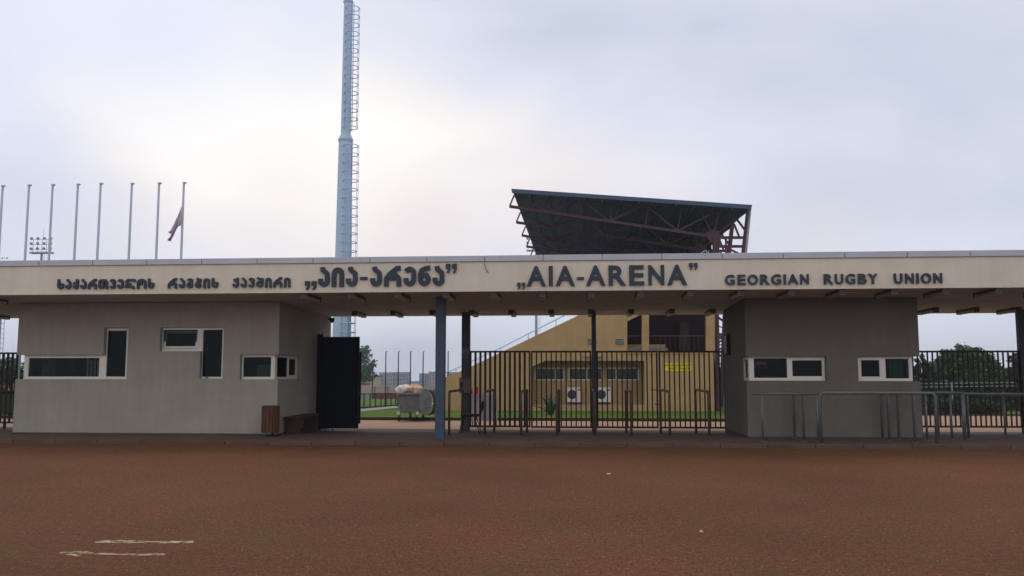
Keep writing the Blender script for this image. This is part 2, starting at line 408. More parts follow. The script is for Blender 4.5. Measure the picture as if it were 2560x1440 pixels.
# ------------------------------------------------------------------ key planes (metres from the camera)
YK = 19.17      # kerb
YF = 19.0       # fascia face
YB = 20.9       # booth fronts
YG = 24.2       # line of the gates
YE = 25.4       # back edge of the canopy
ZS = 3.41       # soffit height at the front
def soff(Y): return ZS - .018 * (Y - YF)
ZP = .08        # pavement

# ------------------------------------------------------------------ setting
def ground_sheet():
    ys = [-60, 0, 12, 20, 24, 31, 50, 80, 120, 200, 300, 420, 900, 1150]
    xs = [-1200, -600, -100, -40, -15, 0, 15, 40, 100, 600, 1200]
    b = MB()
    vs = [(x, y, terrain(y) - (.0 if y <= 20 else .012)) for y in ys for x in xs]
    w = len(xs)
    b.add(vs, [(j * w + i, j * w + i + 1, (j + 1) * w + i + 1, (j + 1) * w + i) for j in range(len(ys) - 1) for i in range(w - 1)])
    tag(b.build('ground', 'asphalt'), kind='structure')
ground_sheet()
def strip(name, m, x0, x1, ys, dz, edge=None):
    b = MB(); n = len(ys)
    vs = [(x, y, terrain(y) + dz) for y in ys for x in (x0, x1)]
    b.add(vs, [(2 * i, 2 * i + 1, 2 * i + 3, 2 * i + 2) for i in range(n - 1)])
    return tag(b.build(name, m), kind='structure')
# raised pavement under the canopy, falling a little to the back
p = MB()
prof = [(YK, ZP), (21.2, ZP), (24.0, -.02), (25.2, -.03)]
xs = (-60, 50)
vs = [(x, y, z) for y, z in prof for x in xs]
p.add(vs, [(2 * i, 2 * i + 1, 2 * i + 3, 2 * i + 2) for i in range(3)])
p.add([(-60, YK, -.05), (50, YK, -.05), (50, YK, ZP), (-60, YK, ZP)], [(0, 1, 2, 3)])
tag(p.build('pavement', 'apron'), kind='structure')
k = MB()
for i in range(-30, 30):                      # kerb stones as one strip with joints
    k.box(i * 1.0 + .006, i * 1.0 + .994, YK - .11, YK - .004, -.05, ZP + .006)
tag(k.build('kerb', 'apron', bevel=.012), kind='structure')
XP = ax(2150, 34, 1000)
strip('path', 'path', -60, 60, [25.2, 27, 29.95], .008)
strip('path_side', 'path', XP, 60, [29.95, 31, 37.6], .008)
kb = MB(); kb.box(-60, XP, 29.95, 30.1, -.1, .06); kb.box(XP - .15, XP, 30.1, 37.6, -.3, .06)
kb.box(XP, 60, 37.6, 37.75, -.3, terrain(37.6) + .08)
tag(kb.build('kerb_inner', 'kerb_red'), kind='structure')
strip('lawn', 'grass', -60, XP - .15, [30.1, 31, 36, 37.75], .05)
strip('lawn_far', 'grass', -60, 60, [37.75, 44], .05)
strip('pitch', 'pitch_grass', -90, 90, [44, 60, 80, 100, 125], .03)
strip('terrain_far', 'hill', -1200, 1200, [125, 200, 300, 420, 900, 1150], .05)
# pale diagonal path across the lawn
pp = MB()
def onlawn(px, py): q = gr(px, py); return Vector((q.x, q.y, terrain(q.y) + .062))
a0, a1, b0, b1 = onlawn(840, 1038), onlawn(1105, 1011), onlawn(840, 1031), onlawn(1105, 1007)
sg = 10
for i in range(sg):
    f0, f1 = i / sg, (i + 1) / sg
    q = [a0.lerp(a1, f0), a0.lerp(a1, f1), b0.lerp(b1, f1), b0.lerp(b1, f0)]
    for v in q: v.z = terrain(v.y) + .062
    pp.sheet(q)
tag(pp.build('footpath', 'pale_path'), kind='structure')

# worn road markings
def marking(pts, label):
    b = MB(); vs = []
    for (px, ya, yb) in pts:
        q, w = gr(px, ya), gr(px, yb); vs += [(q.x, q.y, .004), (w.x, w.y, .004)]
    b.add(vs, [(2 * i, 2 * i + 2, 2 * i + 3, 2 * i + 1) for i in range(len(pts) - 1)])
    o = b.build('road_marking', 'paint'); tag(o, label, 'road marking', 'worn white marks on the road', 'structure')
marking([(236, 1353.5, 1358), (260, 1352.5, 1358), (300, 1350.5, 1359), (345, 1353, 1359), (400, 1354, 1359), (440, 1353.5, 1359), (484, 1353, 1359)], 'worn pale line on the road, the farther of two')
marking([(150, 1382, 1386), (168, 1380, 1388), (190, 1379, 1392), (216, 1379.5, 1386), (240, 1383, 1387), (300, 1384, 1388), (350, 1384, 1390), (412, 1384, 1389)], 'worn pale arrow line on the road, the nearer of two')

# ------------------------------------------------------------------ entrance canopy
def xjs(i): return ax(784, YF, 648) + i * (ax(1358, YF, 645) - ax(784, YF, 648)) / 4
XL, XR = xjs(-15), xjs(17)
can = thing('entrance_canopy', (ax(1280, YF), YF, 0), 'long flat cream canopy with grey metal coping spanning the whole entrance', 'canopy')
ztop = az(657, YF, 640) - .0
z_fb = az(728, YF)
z_cb = az(653.5, YF)      # bottom of coping
z_ct = az(638.5, YF)
b = MB()
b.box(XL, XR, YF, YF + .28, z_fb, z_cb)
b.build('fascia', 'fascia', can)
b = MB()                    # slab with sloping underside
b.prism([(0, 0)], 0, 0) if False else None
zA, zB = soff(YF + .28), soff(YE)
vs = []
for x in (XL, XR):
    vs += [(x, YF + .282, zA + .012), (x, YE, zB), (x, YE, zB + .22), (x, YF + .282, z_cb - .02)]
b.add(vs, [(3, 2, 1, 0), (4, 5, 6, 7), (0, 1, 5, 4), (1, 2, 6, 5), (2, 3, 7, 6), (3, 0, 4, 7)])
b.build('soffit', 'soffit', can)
xj = [ax(784, YF, 648) + i * (ax(1358, YF, 645) - ax(784, YF, 648)) / 4 for i in range(-15, 18)]
cp = None
for i in range(len(xj) - 1):
    b = MB(); b.box(xj[i] + .006, xj[i + 1] - .006, YF - .035, YF + .33, z_cb + .003, z_ct)
    b.build('coping_panel', 'coping', can, bevel=.006)
b = MB(); w0, w1 = at(1211, 657, YF - .04), at(1221, 682, YF - .04)
pts = [w0, w0 + Vector((.01, 0, -.05)), w0 + Vector((.03, 0, -.1)), w0 + Vector((.035, 0, -.15)), w1]
b.tube(pts, .008, 6); b.build('loose_wire', 'box', can)
def column(pxa, pxb, Y, z0, m, pyref=950, top=None):
    x0, x1 = ax(pxa, Y, pyref), ax(pxb, Y, pyref); w = x1 - x0
    b = MB(); b.box(x0, x1, Y, Y + w, z0, (top or soff(Y)) + .005)
    o = b.build('column', m, can, bevel=.01)
    b = MB(); b.box(x0 - .015, x1 + .015, Y - .015, Y + w + .015, z0, z0 + .02); b.build('base_plate', m, o)
    return x0, x1
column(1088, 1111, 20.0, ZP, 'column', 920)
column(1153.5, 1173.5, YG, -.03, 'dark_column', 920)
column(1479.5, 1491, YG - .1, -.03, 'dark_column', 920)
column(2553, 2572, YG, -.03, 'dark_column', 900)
column(-230, -206, 20.0, ZP, 'column', 900)

# batten lamps on the soffit
def lamp_at(px_end, yend, Y1, L, label, proto=[None], xw=None):
    x = xw if xw is not None else ax(px_end, Y1, yend)
    loc = (x, Y1 - L / 2, soff(Y1 - L / 2))
    if proto[0] is None:
        t_ = thing('ceiling_lamp', loc, label, 'lamp', 'batten lamps under the canopy')
        z = loc[2]; b = MB(); b.box(x - .075, x + .075, Y1 - L, Y1, z - .055, z + .012); b.build('housing', 'lamp_body', t_, bevel=.008)
        b = MB(); pr = [(-.065, 0), (-.065, -.03), (-.04, -.062), (.04, -.062), (.065, -.03), (.065, 0)]
        b.prism([(x + a, z - .056 + c) for a, c in pr], Y1 - L + .02, Y1 - .02); b.build('diffuser', 'lamp_tube', t_)
        for e in (Y1 - L, Y1 - .03):
            b = MB(); b.box(x - .07, x + .07, e + .001, e + .029, z - .12, z - .054); b.build('end_cap', 'lamp_body', t_)
        proto[0] = t_; return t_
    return dup(proto[0], loc, label)
xf = ax(796, 20.15, 751); xe = ax(1361, 20.15, 751); stepx = (xe - xf) / 5
pos = [xf + i * stepx for i in range(0, 16)]
for i, x in enumerate(pos):
    lamp_at(0, 0, 20.15, 1.1, 'tube lamp in the front row under the canopy, %s from the left booth' % ORD[i], xw=x)
for i in range(3):
    lamp_at(0, 0, 20.15, 1.1, ['tube lamp in the front row cut by the left picture edge', 'front row tube lamp beyond the left booth, outer one', 'front row tube lamp beyond the left booth, farthest out'][i], xw=ax(14 - 118 * i, 20.15, 760))
xf2 = ax(910, 24.6, 792); st2 = (ax(1380, 24.6, 792) - xf2) / 5
skipx = (ax(1815, 24.6, 790) + .05, ax(2270, 24.6, 790))
rx_ = [xf2 + i * st2 for i in range(0, 10)]
for i, x in enumerate(rx_):
    lamp_at(0, 0, 24.6, 1.1, 'tube lamp in the back row under the canopy, %s from the tall light mast' % ORD[i], xw=x)
for i, px in enumerate((2300, 2397, 2497)):
    lamp_at(px, 785, 24.6, 1.1, 'back row tube lamp right of the right booth, %s from that booth' % ORD[i])
lamp_at(20, 790, 24.6, 1.1, 'back row tube lamp left of the left booth')

# ------------------------------------------------------------------ lettering
def ribbon(b, pts, t, y, th, closed=False):
    pts = [Vector((p[0], p[1])) for p in pts]; n = len(pts); L, Rr = [], []
    for i, p in enumerate(pts):
        if closed: a, c = pts[i - 1], pts[(i + 1) % n]
        else: a, c = pts[max(i - 1, 0)], pts[min(i + 1, n - 1)]
        d1 = (p - a) if (p - a).length > 1e-6 else (c - p)
        d2 = (c - p) if (c - p).length > 1e-6 else d1
        d1.normalize(); d2.normalize(); d = (d1 + d2)
        if d.length < 1e-4: d = d1.copy()
        d.normalize(); nn = Vector((-d.y, d.x)); k_ = 1 / max(.55, nn.dot(Vector((-d1.y, d1.x))))
        L.append(p + nn * t / 2 * k_); Rr.append(p - nn * t / 2 * k_)
    vs = []
    for q in range(n): vs += [(L[q].x, y, L[q].y), (Rr[q].x, y, Rr[q].y), (L[q].x, y + th, L[q].y), (Rr[q].x, y + th, Rr[q].y)]
    fs = []
    for q in range(n if closed else n - 1):
        a, c = 4 * q, 4 * ((q + 1) % n)
        fs += [(a, c, c + 1, a + 1), (a + 2, a + 3, c + 3, c + 2), (a, a + 2, c + 2, c), (a + 1, c + 1, c + 3, a + 3)]
    if not closed: e = 4 * (n - 1); fs += [(0, 1, 3, 2), (e, e + 2, e + 3, e + 1)]
    b.add(vs, fs)
def arc(cx, cy, rx, ry, a0, a1, n=8):
    return [(cx + rx * math.cos(R(a0 + (a1 - a0) * i / n)), cy + ry * math.sin(R(a0 + (a1 - a0) * i / n))) for i in range(n + 1)]
# each glyph: width and strokes on a box of height 1 (stroke centre lines), h = half stroke
h = .13
def G(ch):
    if ch == 'ა': return .62, [[(.22, 1.0), (.24, .86), (.46, .68), (.49, .5)] + arc(.31, .31, .18, .18, 0, -170, 7) + [(.13, .42)]]
    if ch == 'ი': return .66, [[(.13, 0)] + [(.13, .6)] + arc(.33, .67, .2, .2, 180, 0, 6) + [(.53, .6), (.53, 0)]]
    if ch == 'რ': return .92, [[(.86, .93), (.66, .90), (.3, .62), (.14, .4), (.13, 0)], [(.2, .45), (.4, .58), (.62, .56), (.76, .42), (.78, .3), (.78, 0)], [(.47, .56), (.47, .3)]]
    if ch == 'ე': return .66, [[(.12, .74)] + arc(.33, .67, .2, .2, 140, 0, 6) + [(.53, .5)] + arc(.33, .33, .2, .2, 0, -170, 7) + [(.13, .42)]]
    if ch == 'ნ': return .66, [[(.62, .93), (.40, .89), (.2, .8), (.13, .6), (.13, .33)] + arc(.33, .33, .2, .2, 180, 360, 7) + [(.53, .40)], [(.54, .38), (.45, .55), (.22, .58)]]
    if ch == 'ს': return .66, [[(.13, 1), (.13, .33)] + arc(.33, .33, .2, .2, 180, 360, 7) + [(.53, .48), (.32, .52)]]
    if ch == 'ქ': return .66, [[(.44, 1.0), (.44, .62), (.2, .62), (.13, .45)], [(.5, .9), (.5, .33)] + arc(.32, .32, .18, .19, 0, -180, 7) + [(.14, .36)]]
    if ch == 'თ': return 1.0, [[(.13, .3), (.13, .6)] + arc(.33, .67, .2, .2, 180, 0, 6) + [(.53, .3)], arc(.33, .3, .2, .18, 180, 360, 6), [(.4, .86), (.7, .86), (.85, .7), (.87, 0)]]
    if ch == 'ვ': return .64, [[(.1, .74)] + arc(.32, .7, .19, .18, 150, -60, 7) + [(.3, .54)], [(.3, .54)] + arc(.31, .33, .2, .2, 60, -170, 8)]
    if ch == 'ლ': return 1.05, [[(.98, .70), (.92, .86), (.3, .88), (.15, .72), (.2, .5), (.6, .46)], [(.12, .38), (.12, .22), (.5, .26), (.8, .22), (.9, .0)]]
    if ch == 'ო': return .96, [[(.13, 0), (.13, .6)] + arc(.48, .6, .35, .27, 180, 0, 8) + [(.83, .6), (.83, 0)], [(.44, .86), (.44, .36)]]
    if ch == 'გ': return .64, [[(.14, .72)] + arc(.32, .74, .17, .14, 160, -50, 7) + [(.28, .58)], arc(.32, .31, .2, .19, 60, 420, 12)]
    if ch == 'ბ': return .68, [[(.2, .98), (.3, .86), (.52, .84), (.52, .7), (.3, .64), (.18, .5)], arc(.34, .31, .2, .19, 60, 420, 12)]
    if ch == 'კ': return .66, [[(.16, .88), (.22, .70), (.42, .60)], [(.47, 1.0), (.5, .33)] + arc(.31, .32, .19, .19, 0, -175, 7) + [(.12, .4)]]
    if ch == 'შ': return .74, [[(.1, .96), (.36, .86), (.6, .84), (.6, .4)] + arc(.37, .33, .23, .2, 0, -180, 8) + [(.14, .44), (.3, .58), (.6, .58)]]
    if ch == '-': return .46, [[(.04, .42), (.40, .42)]]
    return .4, []
def comma_pair(b, x0, x1, z0, z1, y, th):
    w = (x1 - x0) * .42
    for q in (x0, x1 - w):
        pl = [(0, 1), (1, 1), (1, .45), (.72, .14), (.35, 0), (.2, .16), (.5, .34), (.55, .5), (0, .5)]
        pl = [(q + a * w, z0 + c * (z1 - z0)) for a, c in pl]
        b.prism(list(pl), y, y + th)
def geo_word(root, word, x0, x1, z0, z1, m='letter', gap=.12, th=.05, tr=.215):
    ws = [G(c)[0] for c in word]; tot = sum(ws) + gap * (len(word) - 1)
    H = z1 - z0; sx = (x1 - x0) / tot; x = x0
    for c, w in zip(word, ws):
        b = MB()
        for i, st in enumerate(G(c)[1]):
            tt = tr if c != '-' else .14
            ribbon(b, [(x + px * sx, z0 + pz * H) for px, pz in st], tt * min(H, sx * 1.05), YF - th - .002 * i, th - .004)
        b.build('letter', m, root); x += (w + gap) * sx
# Latin capitals from Blender's own font, thickened to a bold grotesque
ADV = {'A': (0, .718, .722), 'I': (.064, .214, .278), 'R': (.073, .715, .722), 'E': (.073, .621, .667), 'N': (.069, .652, .722), 'G': (.041, .708, .778), 'O': (.041, .737, .778),
       'U': (.069, .652, .722), 'B': (.073, .672, .722), 'Y': (0, .667, .667), '-': (.032, .295, .333), 'M': (.073, .76, .833), 'D': (.073, .68, .722), 'S': (.04, .62, .667), 'T': (.02, .59, .611), 'W': (0, .94, .944)}
_g = {}
def glyph(ch, bold=.028):
    if (ch, bold) in _g: return _g[(ch, bold)]
    cu = bpy.data.curves.new('glyph', 'FONT'); cu.body = ch; cu.offset = bold; cu.resolution_u = 4; cu.dimensions = '2D'; cu.fill_mode = 'FRONT'; cu.extrude = 0
    ob = bpy.data.objects.new('glyph', cu); COL.objects.link(ob)
    bpy.context.view_layer.update()
    dg = bpy.context.evaluated_depsgraph_get(); me = bpy.data.meshes.new_from_object(ob.evaluated_get(dg))
    bm = bmesh.new(); bm.from_mesh(me); bmesh.ops.remove_doubles(bm, verts=bm.verts, dist=1e-5)
    bm.verts.ensure_lookup_table()
    vs = [v.co.copy() for v in bm.verts]; fs = [[v.index for v in f.verts] for f in bm.faces]
    bnd = [(e.verts[0].index, e.verts[1].index) for e in bm.edges if len(e.link_faces) == 1]
    # keep face winding for side walls
    bd = []
    for e in bm.edges:
        if len(e.link_faces) == 1:
            lp = e.link_loops[0]; bd.append((lp.vert.index, lp.link_loop_next.vert.index))
    bm.free(); bpy.data.meshes.remove(me); bpy.data.objects.remove(ob); bpy.data.curves.remove(cu)
    x0, x1 = min(v.x for v in vs), max(v.x for v in vs); y0, y1 = min(v.y for v in vs), max(v.y for v in vs)
    vs = [((v.x - x0) / (x1 - x0), (v.y - y0) / (y1 - y0)) for v in vs]
    _g[(ch, bold)] = (vs, fs, bd, (x1 - x0, y1 - y0)); return _g[(ch, bold)]
def put_glyph(b, ch, x0, x1, z0, z1, y, th, bold=.028):
    vs, fs, bd, _ = glyph(ch, bold); n = len(vs)
    P = [(x0 + a * (x1 - x0), y, z0 + c * (z1 - z0)) for a, c in vs] + [(x0 + a * (x1 - x0), y + th, z0 + c * (z1 - z0)) for a, c in vs]
    b.add(P, [list(f) for f in fs] + [(i2, i1, i1 + n, i2 + n) for i1, i2 in bd])
def latin_word(root, word, x0, x1, z0, z1, m='letter', th=.05, y=None, gap=.06, one=False):
    y = YF - th if y is None else y
    tot = sum(ADV[c][2] for c in word) + gap * (len(word) - 1) - ADV[word[0]][0] - (ADV[word[-1]][2] - ADV[word[-1]][1])
    s_ = (x1 - x0) / tot; x = x0 - ADV[word[0]][0] * s_; b = MB()
    for c in word:
        l_, r_, a_ = ADV[c]
        if not one: b = MB()
        if c == '-': b.box(x + l_ * s_, x + r_ * s_, y, y + th, z0 + .30 * (z1 - z0), z0 + .43 * (z1 - z0))
        else:
            o_ = .012 * (z1 - z0) if c in 'GOU' else 0
            put_glyph(b, c, x + l_ * s_, x + r_ * s_, z0 - o_, z1 + (o_ if c in 'GO' else 0), y, th)
        if not one: b.build('letter', m, root)
        x += (a_ + gap) * s_
    return b
def fx(px): return ax(px, YF, 700)
def sign(name, px, label):
    return thing(name, (fx(px), YF, az(715, YF, px)), label, 'sign', 'dark raised lettering on the fascia')
s1 = sign('lettering', 436, 'small dark blue Georgian lettering of three words on the left fascia')
geo_word(s1, 'საქართველოს', fx(146), fx(388), az(723, YF, 260), az(697.5, YF, 260))
geo_word(s1, 'რაგბის', fx(421), fx(548), az(721, YF, 480), az(695.5, YF, 480))
geo_word(s1, 'კავშირი', fx(583), fx(728), az(719.5, YF, 655), az(694, YF, 655))
s2 = sign('lettering', 950, 'large dark blue Georgian name in quotation marks above the front column')
geo_word(s2, 'აია-არენა', fx(796), fx(1112), az(716.5, YF, 950), az(667, YF, 950), gap=.09, tr=.235)
for a, c, d, e in ((764, 792, 726, 703), (1115, 1142, 684, 660)):
    b = MB(); comma_pair(b, fx(a), fx(c), az(d, YF, a), az(e, YF, a), YF - .05, .046); b.build('quotation_mark', 'letter', s2)
s3 = sign('lettering', 1517, 'large dark Latin AIA-ARENA lettering in quotation marks right of centre')
latin_word(s3, 'AIA-ARENA', fx(1317), fx(1717), az(714, YF, 1517), az(664, YF, 1517), gap=.04)
for a, c, d, e in ((1293, 1313, 724, 707), (1723, 1744, 675, 658)):
    b = MB(); comma_pair(b, fx(a), fx(c), az(d, YF, a), az(e, YF, a), YF - .05, .046); b.build('quotation_mark', 'letter', s3)
s4 = sign('lettering', 2083, 'small dark GEORGIAN RUGBY UNION lettering on the right fascia')
latin_word(s4, 'GEORGIAN', fx(1812), fx(2021), az(712, YF, 1915), az(686.5, YF, 1915), gap=.06)
latin_word(s4, 'RUGBY', fx(2059), fx(2193), az(710.5, YF, 2125), az(685, YF, 2125), gap=.06)
latin_word(s4, 'UNION', fx(2234), fx(2354), az(709, YF, 2295), az(683.5, YF, 2295), gap=.06)

# ------------------------------------------------------------------ booths
REC = .12
def rects_window(parent, rects, panes, y, name='window', thick=.07, glass='glass', axis='x', x_plane=0):
    """frame = union of rects minus panes, all (a0,a1,z0,z1); axis x: facing the camera, axis y: in a side wall"""
    A = sorted(set(v for r in rects + panes for v in r[:2])); Z = sorted(set(v for r in rects + panes for v in r[2:]))
    ins = lambda a, z, L: any(r[0] < a < r[1] and r[2] < z < r[3] for r in L)
    b = MB()
    if axis == 'x': b.voxel(A, [y, y + thick], Z, lambda a, _, z: ins(a, z, rects) and not ins(a, z, panes))
    else: b.voxel([x_plane, x_plane + thick], A, Z, lambda _, a, z: ins(a, z, rects) and not ins(a, z, panes))
    w = b.build(name, 'white', parent, bevel=.008)
    for r in panes:
        b = MB()
        if axis == 'x': b.box(r[0] + .002, r[1] - .002, y + thick * .45, y + thick * .45 + .008, r[2] + .002, r[3] - .002)
        else: b.box(x_plane + thick * .45, x_plane + thick * .45 + .008, r[0] + .002, r[1] - .002, r[2] + .002, r[3] - .002)
        b.build('pane', glass, w)
    return w
def booth(name, x0, x1, y1, ztop, openings, side_open, label, wm_='booth'):
    """openings: front rects; side_open: list of (side, yend, z0, z1)"""
    t_ = thing(name, ((x0 + x1) / 2, YB, ZP), label, 'booth', 'rendered booths under the canopy')
    T = .22; y0 = YB
    xs = [x0, x0 + T, x1 - T, x1] + [v for r in openings for v in r[:2]]
    ys = [y0, y0 + T, y1 - T, y1] + [s_[1] for s_ in side_open]
    zs = [ZP - .12, ztop - .15, ztop] + [v for r in openings for v in r[2:]] + [v for s_ in side_open for v in s_[2:]]
    def solid(x, y, z):
        if z > ztop - .15: return True
        fr = y < y0 + T; bk = y > y1 - T; lf = x < x0 + T; rt = x > x1 - T
        if not (fr or bk or lf or rt): return False
        if fr and any(r[0] < x < r[1] and r[2] < z < r[3] for r in openings): return False
        for s_, ye, za, zb in side_open:
            if za < z < zb and y < ye and ((s_ == 'L' and lf) or (s_ == 'R' and rt)): return False
        return True
    b = MB().voxel(xs, ys, zs, solid); b.build('wall', wm_, t_)
    b = MB(); pz = ZP + .07
    b.box(x0 - .012, x1 + .012, y0 - .012, y1 + .012, ZP - .11, ZP + .035); b.build('plinth', 'plinth', t_)
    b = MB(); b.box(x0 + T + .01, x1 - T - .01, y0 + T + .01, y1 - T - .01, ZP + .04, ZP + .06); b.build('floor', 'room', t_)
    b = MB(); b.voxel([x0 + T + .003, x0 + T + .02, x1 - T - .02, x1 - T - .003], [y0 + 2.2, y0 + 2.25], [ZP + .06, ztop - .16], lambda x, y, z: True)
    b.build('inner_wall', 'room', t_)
    return t_
zt = lambda Y: soff(Y) - .004
# left booth
LX0, LX1 = ax(36.5, YB, 1000), ax(693.5, YB, 950)
def bx(px, py=915): return ax(px, YB, py)
def bz(py, px): return az(py, YB, px)
A1 = (LX0 - .01, bx(262), bz(948, 150), bz(887, 150))
A2 = (bx(257), bx(317.5), bz(948, 150), bz(819, 290))
B1 = (bx(397.5), bx(505), bz(878, 450), bz(818, 450)); B2 = (bx(499.5), bx(557), bz(946.5, 525), bz(818, 450))
C1 = (bx(600), LX1 + .01, bz(948.5, 645), bz(886.5, 645))
yside = 22.75
LB = booth('entrance_booth', LX0, LX1, YE - .02, zt(YB) - .0, [A1, A2, B1, B2, C1], [('L', 22.2, A1[2], A1[3]), ('R', yside, C1[2], C1[3])],
           'left grey-beige booth with L-shaped white windows and a corner window')
yw = YB + REC
wx = lambda px, py=915: ax(px, yw, py); wz = lambda py, px: az(py, yw, px)
c0 = LX0 + REC
rects_window(LB, [(c0, A2[0] + .001, A1[2], A1[3]), (A2[0] + .001, A2[1], A2[2], A2[3])],
             [(wx(71), wx(248), wz(941.5, 150), wz(895, 150)), (wx(265.5), wx(313.5), wz(941.5, 290), wz(826.5, 290))], yw)
rects_window(LB, [(YB + REC + .075, 22.2, A1[2], A1[3])], [(YB + .35, 22.1, A1[2] + .07, A1[3] - .07)], 0, axis='y', x_plane=c0)
w = rects_window(LB, [B1, B2], [(wx(405), wx(491), wz(872, 450), wz(824.5, 450)), (wx(505), wx(553.5), wz(942, 525), wz(824.5, 525))], yw)
# tilted vent sash in the opening
xa, xb, za, zb = wx(406), wx(490.5), wz(871, 450), wz(826, 450)
b = MB(); mt = Matrix.Translation((0, yw - .005, za)) @ Matrix.Rotation(R(-13), 4, 'X')
for (q0, q1, r0, r1) in ((xa, xb, 0, .055), (xa, xb, zb - za - .05, zb - za), (xa, xa + .05, .055, zb - za - .05), (xb - .05, xb, .055, zb - za - .05)):
    b.box(q0, q1, -.0, .045, r0, r1, mt)
sash = b.build('sash', 'white', w)
b = MB(); b.box(xa + .05, xb - .05, .018, .026, .055, zb - za - .05, mt); b.build('vent_pane', 'glass', w)
b = MB(); b.box(wx(516), wx(522), yw - .02, yw - .002, B2[2] + .01, B2[2] + .035); b.build('handle', 'black', w)
c1 = LX1 - REC
rects_window(LB, [(C1[0], c1, C1[2], C1[3])], [(wx(608), wx(677), wz(942, 640), wz(893, 640))], yw)
ysm = 22.05
rects_window(LB, [(YB + REC + .075, yside, C1[2], C1[3])], [(YB + .3, ysm - .04, C1[2] + .06, C1[3] - .06), (ysm + .04, yside - .09, C1[2] + .1, C1[3] - .09)], 0, axis='y', x_plane=c1 - .07)
# things seen dimly behind the glass
b = MB()
for i in range(5):
    x = wx(209 + i * 9); b.box(x, x + .05, yw + .14, yw + .15, A1[2] - .2, A1[3] - .02 - .12 * (i % 2) - .0)
b.build('blind', 'blind', LB)
MB().box(wx(66), wx(250), yw + .13, yw + .17, A1[3] - .06, A1[3] - .02).build('blind_rail', 'white', LB)
b = MB(); x0_, x1_ = wx(95), wx(128)
nn_ = 16
for i in range(nn_):
    xa_ = x0_ + (x1_ - x0_) * i / nn_; b.box(xa_, xa_ + (x1_ - x0_) / nn_ * .96, yw + .16 + .03 * math.sin(i * 1.4), yw + .19 + .03 * math.sin(i * 1.4), A1[2] - .3, A1[3] + .2)
b.build('curtain', 'curtain', LB)
b = MB(); b.box(wx(636), wx(676), yw + .18, yw + .6, ZP + .1, wz(912, 650)); b.build('cabinet', 'curtain', LB)

# right booth
RX0, RX1 = ax(1869, YB, 1000), ax(2303, YB, 1000)
D1 = (RX0 - .01, bx(2066), bz(952, 1960), bz(891.5, 1960)); E1 = (bx(2145), RX1 + .01, bz(953, 2220), bz(891, 2220))
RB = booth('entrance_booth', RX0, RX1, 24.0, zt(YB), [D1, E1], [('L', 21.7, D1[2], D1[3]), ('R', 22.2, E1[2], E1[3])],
           'right booth in a shade-darkened render with two white strip windows behind queue rails', 'booth_shaded')
r0, r1 = RX0 + REC * .6, RX1 - REC
rects_window(RB, [(r0, D1[1], D1[2], D1[3])], [(wx(1885), wx(1967.5), wz(944.5, 1925), wz(896, 1925)), (wx(1981), wx(2055), wz(940.5, 2015), wz(901, 2015))], yw)
rects_window(RB, [(YB + REC + .075, 21.7, D1[2], D1[3])], [(YB + .28, 21.62, D1[2] + .07, D1[3] - .07)], 0, axis='y', x_plane=r0)
rects_window(RB, [(E1[0], r1, E1[2], E1[3])], [(wx(2153), wx(2199), wz(941.5, 2176), wz(900.5, 2176)), (wx(2214), wx(2272), wz(946, 2243), wz(897, 2243))], yw)
rects_window(RB, [(YB + REC + .075, 22.2, E1[2], E1[3])], [(YB + .3, 22.1, E1[2] + .07, E1[3] - .07)], 0, axis='y', x_plane=r1 - .07)
b = MB(); b.box(wx(2236), wx(2272), yw + .35, yw + .38, E1[2] - .3, E1[3] + .2); b.build('curtain', 'curtain', RB)
# small MEDIA sign behind the first pane
ms = thing('media_sign', (wx(1905), yw + .075, wz(915, 1905)), 'small dark red MEDIA sign behind the first pane of the right booth', 'sign')
b = MB(); b.box(wx(1888), wx(1922), yw + .075, yw + .085, wz(922, 1905), wz(898, 1905)); b.build('plate', 'media', ms)
b = latin_word(ms, 'MEDIA', wx(1893), wx(1918), wz(911.5, 1905), wz(905, 1905), y=yw + .069, th=.006, one=True); b.build('writing', 'media_ink', ms)
# dark meter box on the side wall of the right booth
mb = thing('meter_box', (RX0, 23.2, 1.8), 'narrow dark box on the side wall of the right booth above the gate post', 'box')
b = MB(); b.box(RX0 - .1, RX0 - .001, 23.0, 23.5, az(888, 23.2, 1825), az(836, 23.2, 1825)); b.build('casing', 'black', mb, bevel=.008)
b = MB(); b.box(RX0 - .104, RX0 - .1, 23.04, 23.46, az(884, 23.2, 1825), az(840, 23.2, 1825)); b.build('door', 'dark_column', mb)
# security camera high on the left booth corner
sc = thing('security_camera', (LX1 + .05, 25.1, 3.15), 'small dark dome camera high on the left booth wall by the tall mast', 'camera')
b = MB(); b.bar((LX1, 25.1, 3.2), (LX1 + .1, 25.1, 3.2), .05); b.build('bracket', 'black', sc)
b = MB(); b.tube([(LX1 + .12, 25.1, 3.24), (LX1 + .12, 25.1, 3.14)], .07, 12); b.tube([(LX1 + .12, 25.1, 3.14), (LX1 + .12, 25.1, 3.09)], .068, 12, .03); b.build('housing', 'black', sc)

